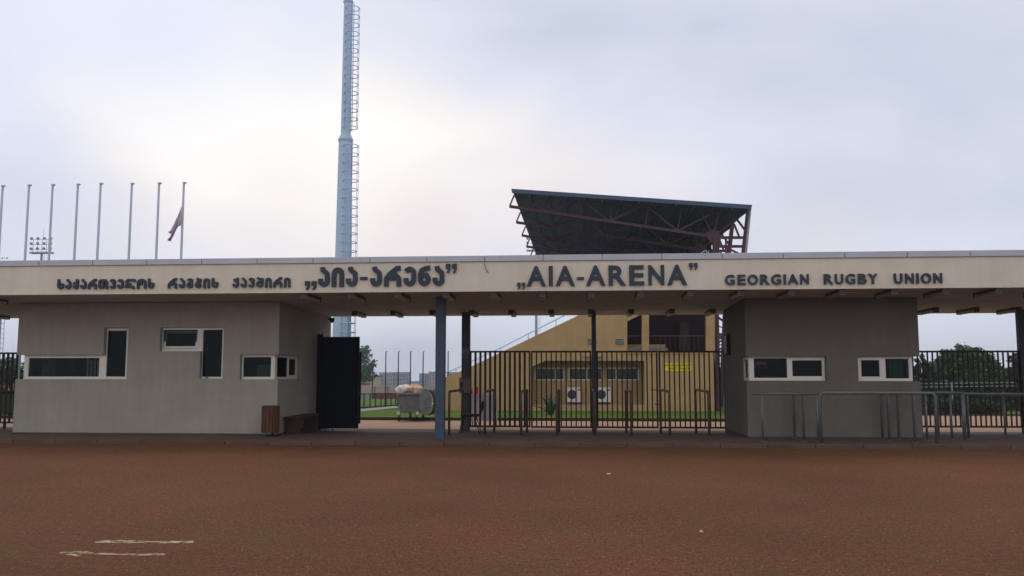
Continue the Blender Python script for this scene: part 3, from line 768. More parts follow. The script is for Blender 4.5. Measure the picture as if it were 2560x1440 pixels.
# ------------------------------------------------------------------ gates and fences
def barred(name, pxa, pxb, Y, ytop, ybot, label, n=None, bw=.035, group='dark barred gate leaves and fence panels', cat='gate', sp=.147, foot=True, m='bar', extra=None):
    xa, xb = ax(pxa, Y, 970), ax(pxb, Y, 970); mid = (pxa + pxb) / 2
    zt_, zb_ = az(ytop, Y, mid), az(ybot, Y, mid)
    t_ = thing(name, ((xa + xb) / 2, Y, -.03), label, cat, group)
    b = MB(); b.box(xa, xb, Y - .025, Y + .025, zt_ - .05, zt_); b.build('top_rail', m, t_)
    b = MB(); b.box(xa, xb, Y - .025, Y + .025, zb_, zb_ + .05); b.build('bottom_rail', m, t_)
    for q in (xa, xb - .045):
        b = MB(); b.box(q, q + .045, Y - .028, Y + .028, zb_ - .001, zt_ + .001); b.build('stile', m, t_)
    n = n or max(1, round((xb - xa) / sp)); b = MB()
    for i in range(1, n):
        x = xa + .02 + (xb - xa - .04) * i / n; b.box(x - bw / 2, x + bw / 2, Y - .018, Y + .018, zb_ + .049, zt_ - .049)
    b.build('bars', m, t_)
    return t_
g1 = barred('barred_gate', 1174.5, 1326, YG + .12, 877, 1068, 'barred gate leaf with thick slats beside the dark column with the box', bw=.062, n=12)
g2 = barred('barred_gate', 1327.5, 1479, YG + .1, 877, 1070, 'barred gate leaf in front of the agave, left of the thin dark column', n=12)
g3 = barred('barred_gate', 1491.5, 1645, YG + .1, 877, 1070.5, 'barred gate leaf right of the thin dark column before the second fan unit', n=12)
g4 = barred('barred_gate', 1647.5, 1814, YG + .1, 877, 1071.5, 'barred gate leaf in front of the yellow sign, with a latch', n=13)
xl = ax(1648, YG, 970)
b = MB(); b.box(xl - .22, xl + .06, YG + .05, YG + .07, az(976, YG, 1640), az(973.5, YG, 1640)); b.box(xl - .12, xl + .06, YG + .05, YG + .07, az(1012, YG, 1640), az(1009.5, YG, 1640)); b.build('latch', 'bar', g4)
b = MB(); b.box(xl - .01, xl + .012, YG + .04, YG + .06, -.02, az(1072, YG, 1650)); b.build('drop_bolt', 'bar', g4)
gp = MB(); xq0, xq1 = ax(1812, YG, 970), ax(1828, YG, 970); gp.box(xq0, xq1, YG - .1, YG + .1, -.03, az(877, YG, 1820))
o = gp.build('gate_post', 'black', bevel=.01); tag(o, 'thick black gate post against the right booth', 'post')
barred('fence_panel', 2270, 2552, YG + .12, 876.5, 1069, 'barred fence panel right of the right booth', cat='fence', n=22)
barred('fence_panel', 2574, 2850, YG + .12, 876.5, 1069, 'barred fence panel beyond the right picture edge', cat='fence', n=20)
fl = barred('fence_panel', -170, 41, YG + .12, 881, 1058, 'dark barred fence panel left of the left booth', cat='fence', n=18, bw=.06, m='bar')
b = MB(); q0, q1 = ax(-170, YG, 970), ax(41, YG, 970); b.box(q0, q1, YG + .06, YG + .095, az(981, YG, 0), az(977, YG, 0)); b.build('middle_rail', 'bar', fl)
b = MB(); b.box(ax(9, YG, 1000), ax(14, YG, 1000), YG + .03, YG + .09, -.04, az(1058, YG, 0)); b.build('fence_leg', 'bar', fl)

# solid sheet-metal door standing open by the left booth
Yd = 24.0
dx0, dx1 = ax(803, Yd, 950), ax(897, Yd, 950); dz0, dz1 = az(1071, Yd, 850), az(842, Yd, 850)
sg_ = thing('sheet_metal_door', (dx0, Yd, -.02), 'solid dark navy sheet metal door standing open beside the left booth', 'door')
b = MB(); b.box(dx0 + .04, dx1 - .04, Yd, Yd + .03, dz0 + .04, dz1 - .04); b.build('sheet', 'gate_dark', sg_)
b = MB(); b.voxel([dx0, dx0 + .04, dx1 - .04, dx1], [Yd - .012, Yd + .045], [dz0, dz0 + .04, dz1 - .04, dz1], lambda x, y, z: not (dx0 + .04 < x < dx1 - .04 and dz0 + .04 < z < dz1 - .04))
b.build('frame', 'black', sg_)
b = MB(); b.box(dx1 - .16, dx1 - .1, Yd - .05, Yd - .013, 1.0, 1.12); b.build('handle', 'black', sg_)
b = MB(); b.tube([(dx0 + .35, Yd + .02, dz0), (dx0 + .35, Yd + .02, -.02)], .012, 6); b.build('drop_bolt', 'black', sg_)
b = MB(); b.box(ax(893, Yd + .2, 950), ax(902.5, Yd + .2, 950), Yd + .15, Yd + .22, az(1060, Yd, 900), az(880, Yd, 900)); b.build('stile', 'black', sg_)
b = MB(); b.box(LX1, dx0 + .0, Yd + .05, Yd + .12, dz0 - .05, az(835, Yd, 800)); b.build('jamb', 'gate_dark', sg_)

# ------------------------------------------------------------------ queue rails
def U_rail(name, a, b_, z0a, z0b, ztop_, r, label, m, group, rad=.12, legs=()):
    """inverted-U pipe from a (x,y) to b (x,y)"""
    a, b_ = Vector(a), Vector(b_); d = (b_ - a).normalized(); pts = [Vector((a.x, a.y, z0a)), Vector((a.x, a.y, ztop_ - rad))]
    for i in range(1, 6):
        t = R(18 * i); pts.append(Vector((a.x + d.x * rad * (1 - math.cos(t)), a.y + d.y * rad * (1 - math.cos(t)), ztop_ - rad + rad * math.sin(t))))
    for i in range(5, 0, -1):
        t = R(18 * i); pts.append(Vector((b_.x - d.x * rad * (1 - math.cos(t)), b_.y - d.y * rad * (1 - math.cos(t)), ztop_ - rad + rad * math.sin(t))))
    pts += [Vector((b_.x, b_.y, ztop_ - rad)), Vector((b_.x, b_.y, z0b))]
    t_ = thing(name, (a.x, a.y, z0a), label, 'barrier', group)
    MB().tube(pts, r, 10).build('pipe', m, t_)
    for q, z0 in [((a.x, a.y), z0a), ((b_.x, b_.y), z0b)] + [((l_[0], l_[1]), l_[2]) for l_ in legs]:
        MB().tube([(q[0], q[1], z0), (q[0], q[1], z0 + .015)], r * 2, 12).build('base_flange', m, t_)
    for l_ in legs: MB().tube([(l_[0], l_[1], l_[2]), (l_[0], l_[1], ztop_ - r * .5)], r * .85, 8).build('leg', m, t_)
    return t_
Yn, Yr = 21.15, 23.5
for i, px in enumerate((1123, 1212, 1303, 1392, 1486, 1578, 1674, 1772)):
    x = ax(px, Yn, 1030)
    lb = ['bronze queue rail touching the column with the box, beside the front column', 'bronze queue rail just right of the black chair', 'bronze queue rail left of the agave', 'bronze queue rail over the agave, left of the first fan unit',
          'bronze queue rail in front of the thin dark column', 'bronze queue rail right of the second fan unit', 'bronze queue rail at the meeting of the two right gate leaves', 'bronze queue rail nearest the right booth'][i]
    U_rail('queue_rail', (x, Yn), (x, Yr), ZP, 0.0, az(979, Yn, px), .032, lb, 'pipe_brown', 'queue rails before the barred gates', rad=.07)
# galvanised rails before the right booth
def gp_(px, Y): return ax(px, Y, 1050)
Y1 = 20.0
U_rail('queue_rail', (gp_(2051, 19.35), 19.35), (gp_(2340, 19.35), 19.35), ZP - .01, ZP - .01, az(982.5, 19.35, 2200), .036, 'thick galvanised rail nearest the road before the right booth', 'pipe', 'galvanised queue rails on the right', rad=.1,
       )
def straight_rail(pa, pb, Y, ytop, legs, label, r=.028):
    x0, x1 = gp_(pa, Y), gp_(pb, Y); z = az(ytop, Y, (pa + pb) / 2)
    t_ = thing('queue_rail', (x0, Y, ZP), label, 'barrier', 'galvanised queue rails on the right')
    MB().tube([(x0, Y, z), (x1, Y, z)], r, 10).build('pipe', 'pipe', t_)
    for q in legs:
        x = gp_(q, Y); z0 = ZP if Y < 21.2 else max(-.02, ZP - (Y - 21.2) * .036)
        MB().tube([(x, Y, z0), (x, Y, z - .01)], r * .95, 8).build('leg', 'pipe', t_)
        MB().tube([(x, Y, z0), (x, Y, z0 + .015)], r * 2, 12).build('base_flange', 'pipe', t_)
    return t_
straight_rail(1882, 2049, 19.75, 984.5, (1906, 2044), 'thin galvanised rail at the left end of the right booth queue')
# rails running away from the road
for px, y0_, y1_, yt, lb in ((2009, 19.9, 20.75, 985, 'short galvanised rail end-on beside the near left rail'), (2285, 19.75, 20.7, 984, 'galvanised rail end-on near the right corner of the right booth'),
                             (2222, 20.3, 20.75, 985, 'short galvanised rail end-on against the right booth wall'), (2420, 20.9, 22.6, 984, 'dark galvanised rail end-on before the right fence')):
    x = gp_(px, y0_); U_rail('queue_rail', (x, y0_), (x, y1_), ZP, ZP if y1_ < 21.3 else .04, az(yt, y0_, px), .03, lb, 'pipe', 'galvanised queue rails on the right', rad=.06)
straight_rail(2345, 2700, 20.6, 984.5, (2378, 2412, 2640), 'long thin galvanised rail before the right fence')
straight_rail(2309, 2412, 20.3, 981.5, (2316, 2408), 'short galvanised rail just right of the right booth')
straight_rail(2412, 2620, 22.8, 987.5, (2512,), 'far galvanised rail close to the right fence')

# ------------------------------------------------------------------ column fittings
px0, px1 = ax(1148, YG - .22, 960), ax(1175, YG - .22, 960)
bxo = thing('control_box', ((px0 + px1) / 2, YG - .22, az(983, YG - .2, 1160)), 'brown-grey steel box fixed to the dark column left of the gates', 'box')
MB().box(px0, px1, YG - .22, YG - .005, az(983, YG - .2, 1160), az(946, YG - .2, 1160)).build('casing', 'box', bxo, bevel=.008)
MB().box(px0 - .012, px1 + .012, YG - .235, YG - .004, az(946, YG - .2, 1160), az(946, YG - .2, 1160) + .02).build('lid', 'lamp_body', bxo)
MB().box(px0 + .04, px0 + .1, YG - .226, YG - .2201, az(968, YG - .2, 1160), az(956, YG - .2, 1160)).build('keypad', 'black', bxo)
MB().tube([(px0 + .06, YG - .12, az(983, YG - .2, 1160)), (px0 + .05, YG - .12, az(992, YG - .2, 1160))], .012, 6).build('cable', 'black', bxo)
ps = thing('prohibition_sign', (ax(1163, YG - .02), YG - .02, az(893, YG, 1163)), 'faded violet plate with a crossed ring on the dark column', 'sign')
xa, xb, za, zb = ax(1155, YG - .015, 880), ax(1173, YG - .015, 880), az(896, YG, 1163), az(868, YG, 1163)
MB().box(xa, xb, YG - .012, YG - .002, za, zb).build('plate', 'sign_violet', ps)
b = MB(); cx_, cz_ = (xa + xb) / 2, za + (zb - za) * .62
ribbon(b, arc(cx_, cz_, .075, .075, 0, 345, 18)[:-1], .016, YG - .017, .004, closed=True); ribbon(b, [(cx_ - .05, cz_ + .05), (cx_ + .05, cz_ - .05)], .014, YG - .0175, .004); ribbon(b, [(cx_ + .045, cz_ + .035), (cx_ - .05, cz_ - .02)], .012, YG - .0182, .004)
b.build('symbol', 'sign_pale', ps)

# ------------------------------------------------------------------ black chair
Yc = 22.2
cxa, cxb = ax(1154, Yc, 1040), ax(1200, Yc, 1040); zc0 = .05; zse = az(1038, Yc, 1175)
ch = thing('chair', ((cxa + cxb) / 2, Yc, zc0), 'black stacking chair facing left at the foot of the dark column', 'chair')
def rounded(b, x0, x1, y0, y1, z0, z1): b.box(x0, x1, y0, y1, z0, z1)
b = MB(); b.box(cxa, cxb - .01, Yc - .22, Yc + .22, zse - .03, zse + .03); b.build('seat', 'black', ch, bevel=.025)
b = MB(); m_ = Matrix.Translation((cxb + .03, Yc, zse + .1)) @ Matrix.Rotation(R(14), 4, 'Y'); b.box(-.022, .022, -.21, .21, .0, az(1001, Yc, 1200) - zse - .1, m_); b.build('backrest', 'black', ch, bevel=.02)
for sy in (-1, 1):
    y = Yc + sy * .2
    MB().tube([(cxa + .05, y, zse - .03), (cxa + .02 - .05, y, zc0)], .011, 8).build('leg', 'black', ch)
    MB().tube([(cxb - .12, y, zse - .03), (cxb + .02, y, zc0)], .011, 8).build('leg', 'black', ch)
    MB().tube([(cxb - .15, y, zse - .02), (cxb - .01, y, zse - .005), (cxb + .035, y, zse + .13), (cxb + .07, y, zse + .3)], .01, 8).build('back_frame', 'black', ch)
b = MB(); b.tube([(cxa + .04, Yc - .2, zse - .06), (cxa + .04, Yc + .2, zse - .06)], .01, 6); b.build('stretcher', 'black', ch)

# ------------------------------------------------------------------ wooden bin, bench
Yq = 20.35
wx0, wx1 = ax(647, Yq, 1050), ax(690, Yq, 1050); wz1, wz0 = az(1015, Yq, 668), az(1083, Yq, 668); rr = (wx1 - wx0) / 2; wcx = (wx0 + wx1) / 2
wb = thing('litter_bin', (wcx, Yq + rr, ZP), 'wooden slatted litter bin at the right corner of the left booth', 'litter bin')
for i in range(16):
    a = 2 * math.pi * i / 16; m_ = Matrix.Translation((wcx, Yq + rr, 0)) @ Matrix.Rotation(a, 4, 'Z')
    MB().box(rr - .02, rr, -.036, .036, wz0, wz1, m_).build('slat', 'wood', wb, bevel=.004)
b = MB(); b.tube([(wcx, Yq + rr, wz0 + .02), (wcx, Yq + rr, wz1 - .015)], rr - .03, 20); b.build('liner', 'black', wb)
for z in (wz0 + .08, wz1 - .1):
    b = MB(); ribbon_pts = [(wcx + (rr - .022) * math.cos(R(q)), Yq + rr + (rr - .022) * math.sin(R(q)), z) for q in range(0, 361, 20)]; b.tube(ribbon_pts, .008, 6); b.build('hoop', 'black', wb)
b = MB(); b.tube([(wcx + .06, Yq + rr, ZP), (wcx + .06, Yq + rr, wz0 + .03)], .03, 10); b.box(wcx - .08, wcx + .2, Yq + rr - .13, Yq + rr + .13, ZP, ZP + .02); b.build('stand', 'black', wb)
bn = thing('bench', (LX1 + .25, 22.1, ZP), 'low dark wooden bench along the side wall of the left booth', 'bench')
bx0, bx1, by0, by1 = LX1 + .05, LX1 + .45, 21.25, 23.0
for i in range(3):
    q = bx0 + i * (bx1 - bx0) / 3; MB().box(q + .008, q + (bx1 - bx0) / 3 - .008, by0, by1, .47, .51).build('seat', 'bench', bn, bevel=.005)
for y in (by0 + .1, by1 - .22):
    MB().box(bx0 + .02, bx1 - .02, y, y + .14, .05, .468).build('leg', 'bench', bn, bevel=.006)
MB().box((bx0 + bx1) / 2 - .03, (bx0 + bx1) / 2 + .03, by0 + .245, by1 - .225, .38, .46).build('stretcher', 'bench', bn)

# ------------------------------------------------------------------ pale panel with red cloth behind the gate
Yp = 26.5
pn = thing('display_board', (ax(1210, Yp), Yp, -.04), 'pale lilac board with bright red corners behind the thick-slat gate leaf', 'board')
MB().box(ax(1176, Yp, 1010), ax(1243, Yp, 1010), Yp, Yp + .04, az(1052, Yp, 1210), az(985.5, Yp, 1210)).build('panel', 'pale_panel', pn, bevel=.005)
b = MB(); f_ = lambda px, py: (ax(px, Yp, py), az(py, Yp, px))
b.prism([f_(1176, 984.5), f_(1176, 976), f_(1181, 970), f_(1182, 984.5)], Yp - .02, Yp + .02); b.prism([f_(1186.5, 984.5), f_(1187, 973), f_(1191, 967), f_(1196, 968), f_(1194.5, 984.5)], Yp - .02, Yp + .02); b.build('red_top', 'bright_red', pn)
for px in (1180, 1239): MB().box(ax(px, Yp, 1010), ax(px + 3, Yp, 1010), Yp + .005, Yp + .035, -.04, az(1052, Yp, 1210) - .001).build('leg', 'pipe', pn)

# ------------------------------------------------------------------ wheeled waste container with bags
Yw = 29.2
def wb_(px, py, Y=Yw): return ax(px, Y, py), az(py, Y, px)
X0, Z0 = wb_(993, 1030); X1, _ = wb_(1062, 1030); zr = az(984, Yw, 1025); zbt = az(1032, Yw, 1025); dY = .95
wc = thing('waste_container', ((X0 + X1) / 2, Yw + dY / 2, -.04), 'galvanised wheeled waste container heaped with rubbish bags', 'waste container')
b = MB(); i_ = .06
vs = [(X0 + i_, Yw + i_, zbt), (X1 - i_, Yw + i_, zbt), (X1 - i_, Yw + dY - i_, zbt), (X0 + i_, Yw + dY - i_, zbt), (X0, Yw, zr - .05), (X1, Yw, zr - .05), (X1, Yw + dY, zr - .05), (X0, Yw + dY, zr - .05)]
b.add(vs, [(3, 2, 1, 0), (0, 1, 5, 4), (1, 2, 6, 5), (2, 3, 7, 6), (3, 0, 4, 7), (4, 5, 6, 7)]); b.build('body', 'bin', wc, bevel=.03)
b = MB(); b.voxel([X0 - .04, X0 + .03, X1 - .03, X1 + .04], [Yw - .04, Yw + .03, Yw + dY - .03, Yw + dY + .04], [zr - .05, zr + .03], lambda x, y, z: not (X0 + .03 < x < X1 - .03 and Yw + .03 < y < Yw + dY - .03)); b.build('rim', 'bin', wc, bevel=.012)
b = MB(); b.box(X0 + .01, X1 - .01, Yw - .016, Yw - .006, zr - .13, zr - .10); b.build('rib', 'bin', wc)
# folded-back round lid: a half drum with end discs at the right
lx, lz = ax(1064, Yw, 1005), az(1004, Yw, 1062); lr = az(972, Yw, 1062) - lz
b = MB(); rx = (ax(1080, Yw, 1000) - ax(1047, Yw, 1000)) / 2
disc = [(lx + rx * math.cos(R(q)), lz + lr * 1.05 * math.sin(R(q))) for q in range(0, 360, 15)]
b.prism(disc, Yw - .09, Yw - .05); b.build('lid_disc', 'bin', wc, bevel=.008)
b = MB(); sh = [(lx + .1 + rx * 1.05 * math.cos(R(q)), lz - .03 + lr * 1.0 * math.sin(R(q))) for q in range(-90, 91, 15)]
inn = [(lx + .1 + (rx - .05) * math.cos(R(q)), lz - .03 + (lr - .05) * math.sin(R(q))) for q in range(90, -91, -15)]
b.prism(sh + inn, Yw - .045, Yw + dY); b.build('lid', 'bin_dark', wc)
b = MB(); b.box(lx - .03, lx + .1, Yw - .12, Yw - .091, lz - .2, lz + .08); b.build('hinge_plate', 'bin', wc, bevel=.01)
b = MB(); b.tube([(lx + .05, Yw - .1, az(1020, Yw, 1080)), (ax(1084, Yw, 1015), Yw - .1, az(1014, Yw, 1080))], .022, 8); b.build('lever', 'bin', wc)
for px, yy in ((998, Yw + .05), (1040, Yw + .05), (1026, Yw + dY - .1), (1058, Yw + dY - .1)):
    x = ax(px, yy, 1045); w_ = MB().tube([(x - .025, yy, .05), (x + .025, yy, .05)], .085, 14).build('wheel', 'tyre', wc)
    MB().box(x - .04, x + .04, yy - .03, yy + .03, .12, zbt + .04).build('fork', 'bin', w_)
MB().box(X0 + .0, X0 + .1, Yw - .05, Yw + .02, zbt - .06, zbt + .04).build('bracket', 'white', wc); MB().box(X1 - .3, X1 - .2, Yw - .05, Yw + .02, zbt - .06, zbt + .04).build('bracket', 'white', wc)
def bag(px, py, Y, r, m, label, sq=(1, 1, .7), seed=0):
    c = at(px, py, Y); bm = bmesh.new(); bmesh.ops.create_icosphere(bm, subdivisions=4, radius=1)
    for v in bm.verts:
        d = v.co.normalized(); k_ = 1 + .22 * mnoise.noise(d * 2.1 + Vector((seed, 0, 0))) + .10 * mnoise.noise(d * 6 + Vector((0, seed, 0)))
        v.co = Vector((d.x * r * sq[0], d.y * r * sq[1], d.z * r * sq[2])) * k_
    me = bpy.data.meshes.new('rubbish_bag'); bm.to_mesh(me); bm.free(); me.materials.append(M[m])
    for p_ in me.polygons: p_.use_smooth = True
    o = bpy.data.objects.new('rubbish_bag', me); COL.objects.link(o); o.location = c; tag(o, label, 'rubbish bag', 'bags heaped on the waste container')
bag(1011, 978, Yw + .35, .31, 'bag_white', 'white bag at the left of the heap on the waste container', (1.0, 1, .72), 1)
bag(1037, 977, Yw + .35, .29, 'bag_orange', 'orange-stained bag at the right of the heap on the waste container', (1.15, 1, .72), 5)
bag(1024, 981, Yw + .2, .22, 'bag_grey', 'dark bag low in the middle of the heap on the waste container', (1.7, .8, .45), 9)

# ------------------------------------------------------------------ grandstand
YS = 42.0
def sp(px, py, Y=YS): q = at(px, py, Y); return (q.x, q.z)
st = thing('grandstand', (ax(1500, YS), YS, terrain(YS)), 'ochre grandstand with a raised dark steel-trussed roof behind the canopy', 'grandstand')
b = MB(); T = .35
base = az(1040, YS, 1400)
def slope(px):       # top line of the raked side wall in picture rows
    return 925 + (px - 1160) * (787 - 925) / (1449 - 1160)
def poly(pts): b.prism([sp(*q) for q in pts], YS, YS + T)
poly([(1090, 952), (1160, 925), (1330, slope(1330)), (1330, 1040), (1090, 1040)][::-1])
poly([(1330, slope(1330)), (1568, slope(1568)), (1568, 902), (1362, 902), (1330, 917)][::-1])
poly([(1568, 880), (1787, 880), (1787, 1040), (1611, 1040), (1611, 902), (1568, 902)][::-1])
poly([(1330, 1012), (1611, 1012), (1611, 1040), (1330, 1040)][::-1])
poly([(1568, slope(1568)), (1787, slope(1568)), (1787, 750), (1622.5, 750), (1605, 785), (1568, 803)][::-1])
poly([(1605, 785), (1622.5, 750), (1622.5, 880), (1605, 880)][::-1])
poly([(1765.5, 750), (1787, 750), (1787, 880), (1765.5, 880)][::-1])
bmw = b.build('wall', 'stand', st)
for p_ in bmw.data.polygons: p_.use_smooth = False
b = MB(); b.prism([sp(*q) for q in [(1562, 884.5), (1770, 884.5), (1770, 880.5), (1562, 880.5)]], YS - .06, YS - .002); b.build('ledge', 'stand', st)
# recess behind the ground floor opening
Yi = YS + 1.3
xa, za = sp(1322, 1030); xb, zb = sp(1640, 890)
wins = []
Wp = [((1336, 1411, 919, 951), 1389), ((1421, 1506, 919, 951), 1466), ((1515, 1597, 919, 951), 1541)]
def ri(px, py): q = at(px, py, Yi); return q.x, q.z
b = MB(); holes = []
for (a, c, d, e), mpx in Wp: holes.append((ri(a, d)[0], ri(c, d)[0], ri(a, e)[1], ri(a, d)[1]))
X_ = [xa - .6, xb + .6] + [v for q in holes for v in q[:2]]; Z_ = [terrain(YS) - .2, zb + .6] + [v for q in holes for v in q[2:]]
b.voxel(X_, [Yi, Yi + .25], Z_, lambda x, y, z: not any(q[0] < x < q[1] and q[2] < z < q[3] for q in holes)); b.build('recess_wall', 'stand_recess', st)
b = MB(); b.box(xa - .6, xb + .6, YS + T + .002, Yi - .002, zb + .25, zb + .4); b.build('recess_ceiling', 'bank', st)
b = MB(); b.box(xa - .1, xb + .2, YS + T + .003, Yi - .003, az(1012, YS, 1400) - .3, az(1012, YS, 1400) - .02); b.build('recess_floor', 'bank', st)
for (a, c, d, e), mpx in Wp:
    r_ = (ri(a, d)[0], ri(c, d)[0], ri(a, e)[1], ri(a, d)[1]); mxx = ri(mpx, d)[0]
    rects_window(st, [r_], [(r_[0] + .06, mxx - .035, r_[2] + .06, r_[3] - .06), (mxx + .035, r_[1] - .06, r_[2] + .06, r_[3] - .06)], Yi + .06, glass='window_dark')
# upper opening: dark lining, railing
MB().box(ax(1545, YS + 3, 850), ax(1800, YS + 3, 850) - .55, YS + 3, YS + 3.1, az(884, YS, 1600), az(700, YS, 1600)).build('lining', 'dark_wood', st)
MB().box(ax(1553, YS, 850), ax(1553, YS, 850) + .1, YS + T + .01, YS + 2.99, az(884, YS, 1600), az(740, YS, 1600)).build('lining', 'dark_wood', st)
MB().box(ax(1553, YS, 850) + .11, ax(1800, YS, 850) - .3, YS + T + .01, YS + 2.99, az(882, YS, 1600) - .2, az(882, YS, 1600) - .04).build('upper_floor', 'dark_wood', st)
MB().box(ax(1700, YS + 2.5, 850), ax(1722, YS + 2.5, 850), YS + 2.4, YS + 2.9, az(882, YS, 1600), az(800, YS, 1600)).build('door', 'seat', st)
b = MB(); rz = az(839, YS, 1700)
b.bar((ax(1622, YS, 840), YS + .2, rz), (ax(1766, YS, 840), YS + .2, rz), .05); b.bar((ax(1568, YS, 840), YS + .2, rz), (ax(1605, YS, 840), YS + .2, rz), .04)
for px in (1640, 1652, 1664, 1676, 1688, 1700, 1712, 1724, 1736, 1748): b.bar((ax(px, YS, 840), YS + .2, az(881, YS, 1700)), (ax(px, YS, 840), YS + .2, rz), .018)
b.build('railing', 'maroon', st)
# raked bank with seats behind the side wall
b = MB(); x0_, z0_ = sp(1098, 952); x1_, z1_ = sp(1787, 610); n_ = 22
prof = [(x0_, terrain(YS) - .3)]
for i in range(n_):
    xx = x0_ + (x1_ - x0_) * i / n_; zz = z0_ + (sp(1560, slope(1560))[1] - z0_) * min(1, i / n_ * (x1_ - x0_) / (sp(1560, 700)[0] - x0_))
    prof += [(xx, zz - .25), (xx + (x1_ - x0_) / n_, zz - .25)]
# the bank starts well behind the rooms so that the openings stay hollow
prof += [(x1_, terrain(YS) - .3)]
b.prism(prof[::-1], YS + 6.0, YS + 50); b.build('seating_bank', 'bank', st)
b = MB(); b.prism([sp(1096, 958), sp(1160, 931), sp(1560, slope(1560) + 6), sp(1560, slope(1560) + 16), sp(1160, 942), sp(1096, 968)][::-1], YS + T + .01, YS + 5.99); b.build('deck', 'bank', st)
# louvre vents, strip light
for c0_, c1_ in ((1470, 1491), (1539, 1559)):
    xa, xb, za, zb = ax(c0_, YS, 855), ax(c1_, YS, 855), az(861.5, YS, c0_), az(848, YS, c0_)
    v = MB().box(xa, xb, YS - .03, YS - .002, za, zb).build('vent', 'grille', st)
    b = MB()
    for i in range(4): z = za + (i + .6) * (zb - za) / 4.6; b.box(xa + .01, xb - .01, YS - .05, YS - .031, z - .018, z + .012)
    b.build('louvre', 'grey_board', v)
MB().box(ax(1458, YS, 889), ax(1506, YS, 889), YS - .14, YS - .002, az(892, YS, 1480), az(886, YS, 1480)).build('strip_light', 'lamp_tube', st, bevel=.01)
# stair handrail up the rake
b = MB(); hr = [sp(1110, 933), sp(1140, 921), sp(1258, 866), sp(1404, 791.5), sp(1470, 760)]
b.tube([(q[0], YS + .15, q[1]) for q in hr], .025, 8)
for px, ya, yb in ((1140, 921, 934), (1195, 895, 909), (1252, 868, 881), (1321, 833, 848), (1390, 799, 816), (1455, 766, 785)): b.tube([(ax(px, YS + .15, ya), YS + .15, az(ya, YS + .15, px)), (ax(px, YS + .15, ya), YS + .15, az(yb + 2, YS + .15, px))], .02, 6)
b.build('handrail', 'steel_grey', st)
b = MB(); b.tube([(ax(q, YS + .8, e), YS + .8, az(e, YS + .8, q)) for q, e in ((1735, 645), (1762, 627), (1766, 627), (1767, 632), (1767, 655))], .03, 8); b.tube([(ax(1771, YS + .8, e), YS + .8, az(e, YS + .8, 1771)) for e in (627, 655)], .03, 8); b.build('handrail', 'steel_grey', st)
# roof sheet
Y0r, Y1r = YS - .6, YS + 50
RL, RRt = sp(1280, 474, Y0r), sp(1877, 514.5, Y0r)
b = MB(); n_ = 60
tx = Vector((RRt[0] - RL[0], RRt[1] - RL[1])); L_ = tx.length; tx.normalize(); nx_ = Vector((-tx.y, tx.x))
top = [(RL[0], RL[1] + .0), (RRt[0], RRt[1])]
b.prism([(RL[0], RL[1]), (RL[0] + .05, RL[1] - .12), (RRt[0] - .05, RRt[1] - .12), (RRt[0], RRt[1])], Y0r, Y1r); b.build('roof', 'roof', st)
b = MB(); b.prism([(RL[0] - .03, RL[1] + .03), (RL[0] + .0, RL[1] - .17), (RRt[0] - .0, RRt[1] - .17), (RRt[0] + .05, RRt[1] + .03)], Y0r - .08, Y0r - .003); b.build('roof_edge', 'roof', st)
b = MB()          # purlins along the length, under the sheet
for i in range(1, 13):
    q = Vector(RL) + tx * (L_ * i / 13); b.bar((q.x, Y0r + .05, q.y - .19), (q.x, Y1r - .05, q.y - .19), .07, .13)
b.build('purlins', 'roof', st)
def truss(Yt, dup_of=None):
    def tp(px, py): q = at(px, py, YS + .5); return Vector((q.x, Yt, q.z))
    b = MB(); bot = [(1274, 516), (1373, 530), (1524, 552), (1694, 577), (1771, 590), (1786, 592)]
    topn = [(1285, 489), (1452, 500), (1612, 512), (1798, 526), (1870, 531)]
    b.bar(tp(*bot[0]), tp(*bot[-1]), .11, .14)
    b.bar(tp(*topn[0]), tp(*topn[-1]), .09, .1)
    seq = [(1274, 516), (1285, 489), (1373, 530), (1452, 500), (1524, 552), (1612, 512), (1694, 577), (1798, 526), (1783, 590)]
    for a, c in zip(seq, seq[1:]): b.bar(tp(*a), tp(*c), .065, .075)
    for a, c in (((1373, 530), (1366, 494)), ((1373, 530), (1410, 497)), ((1452, 541), (1452, 500)), ((1524, 552), (1532, 506)), ((1612, 565), (1622, 513)), ((1694, 577), (1704, 519)), ((1783, 590), (1866, 531)), ((1783, 590), (1750, 523))): b.bar(tp(*a), tp(*c), .045, .05)
    hub = [(1762, 584), (1776, 574), (1795, 578), (1804, 596), (1792, 612), (1776, 606)]
    b.prism([(tp(*q).x, tp(*q).z) for q in hub][::-1], Yt - .05, Yt + .05)
    return b.build('roof_truss', 'maroon', st)
t0_ = truss(YS + .5)
for i in range(1, 11):
    c = t0_.copy(); COL.objects.link(c); c.parent = st; c.location = (0, 4.6 * i, 0)
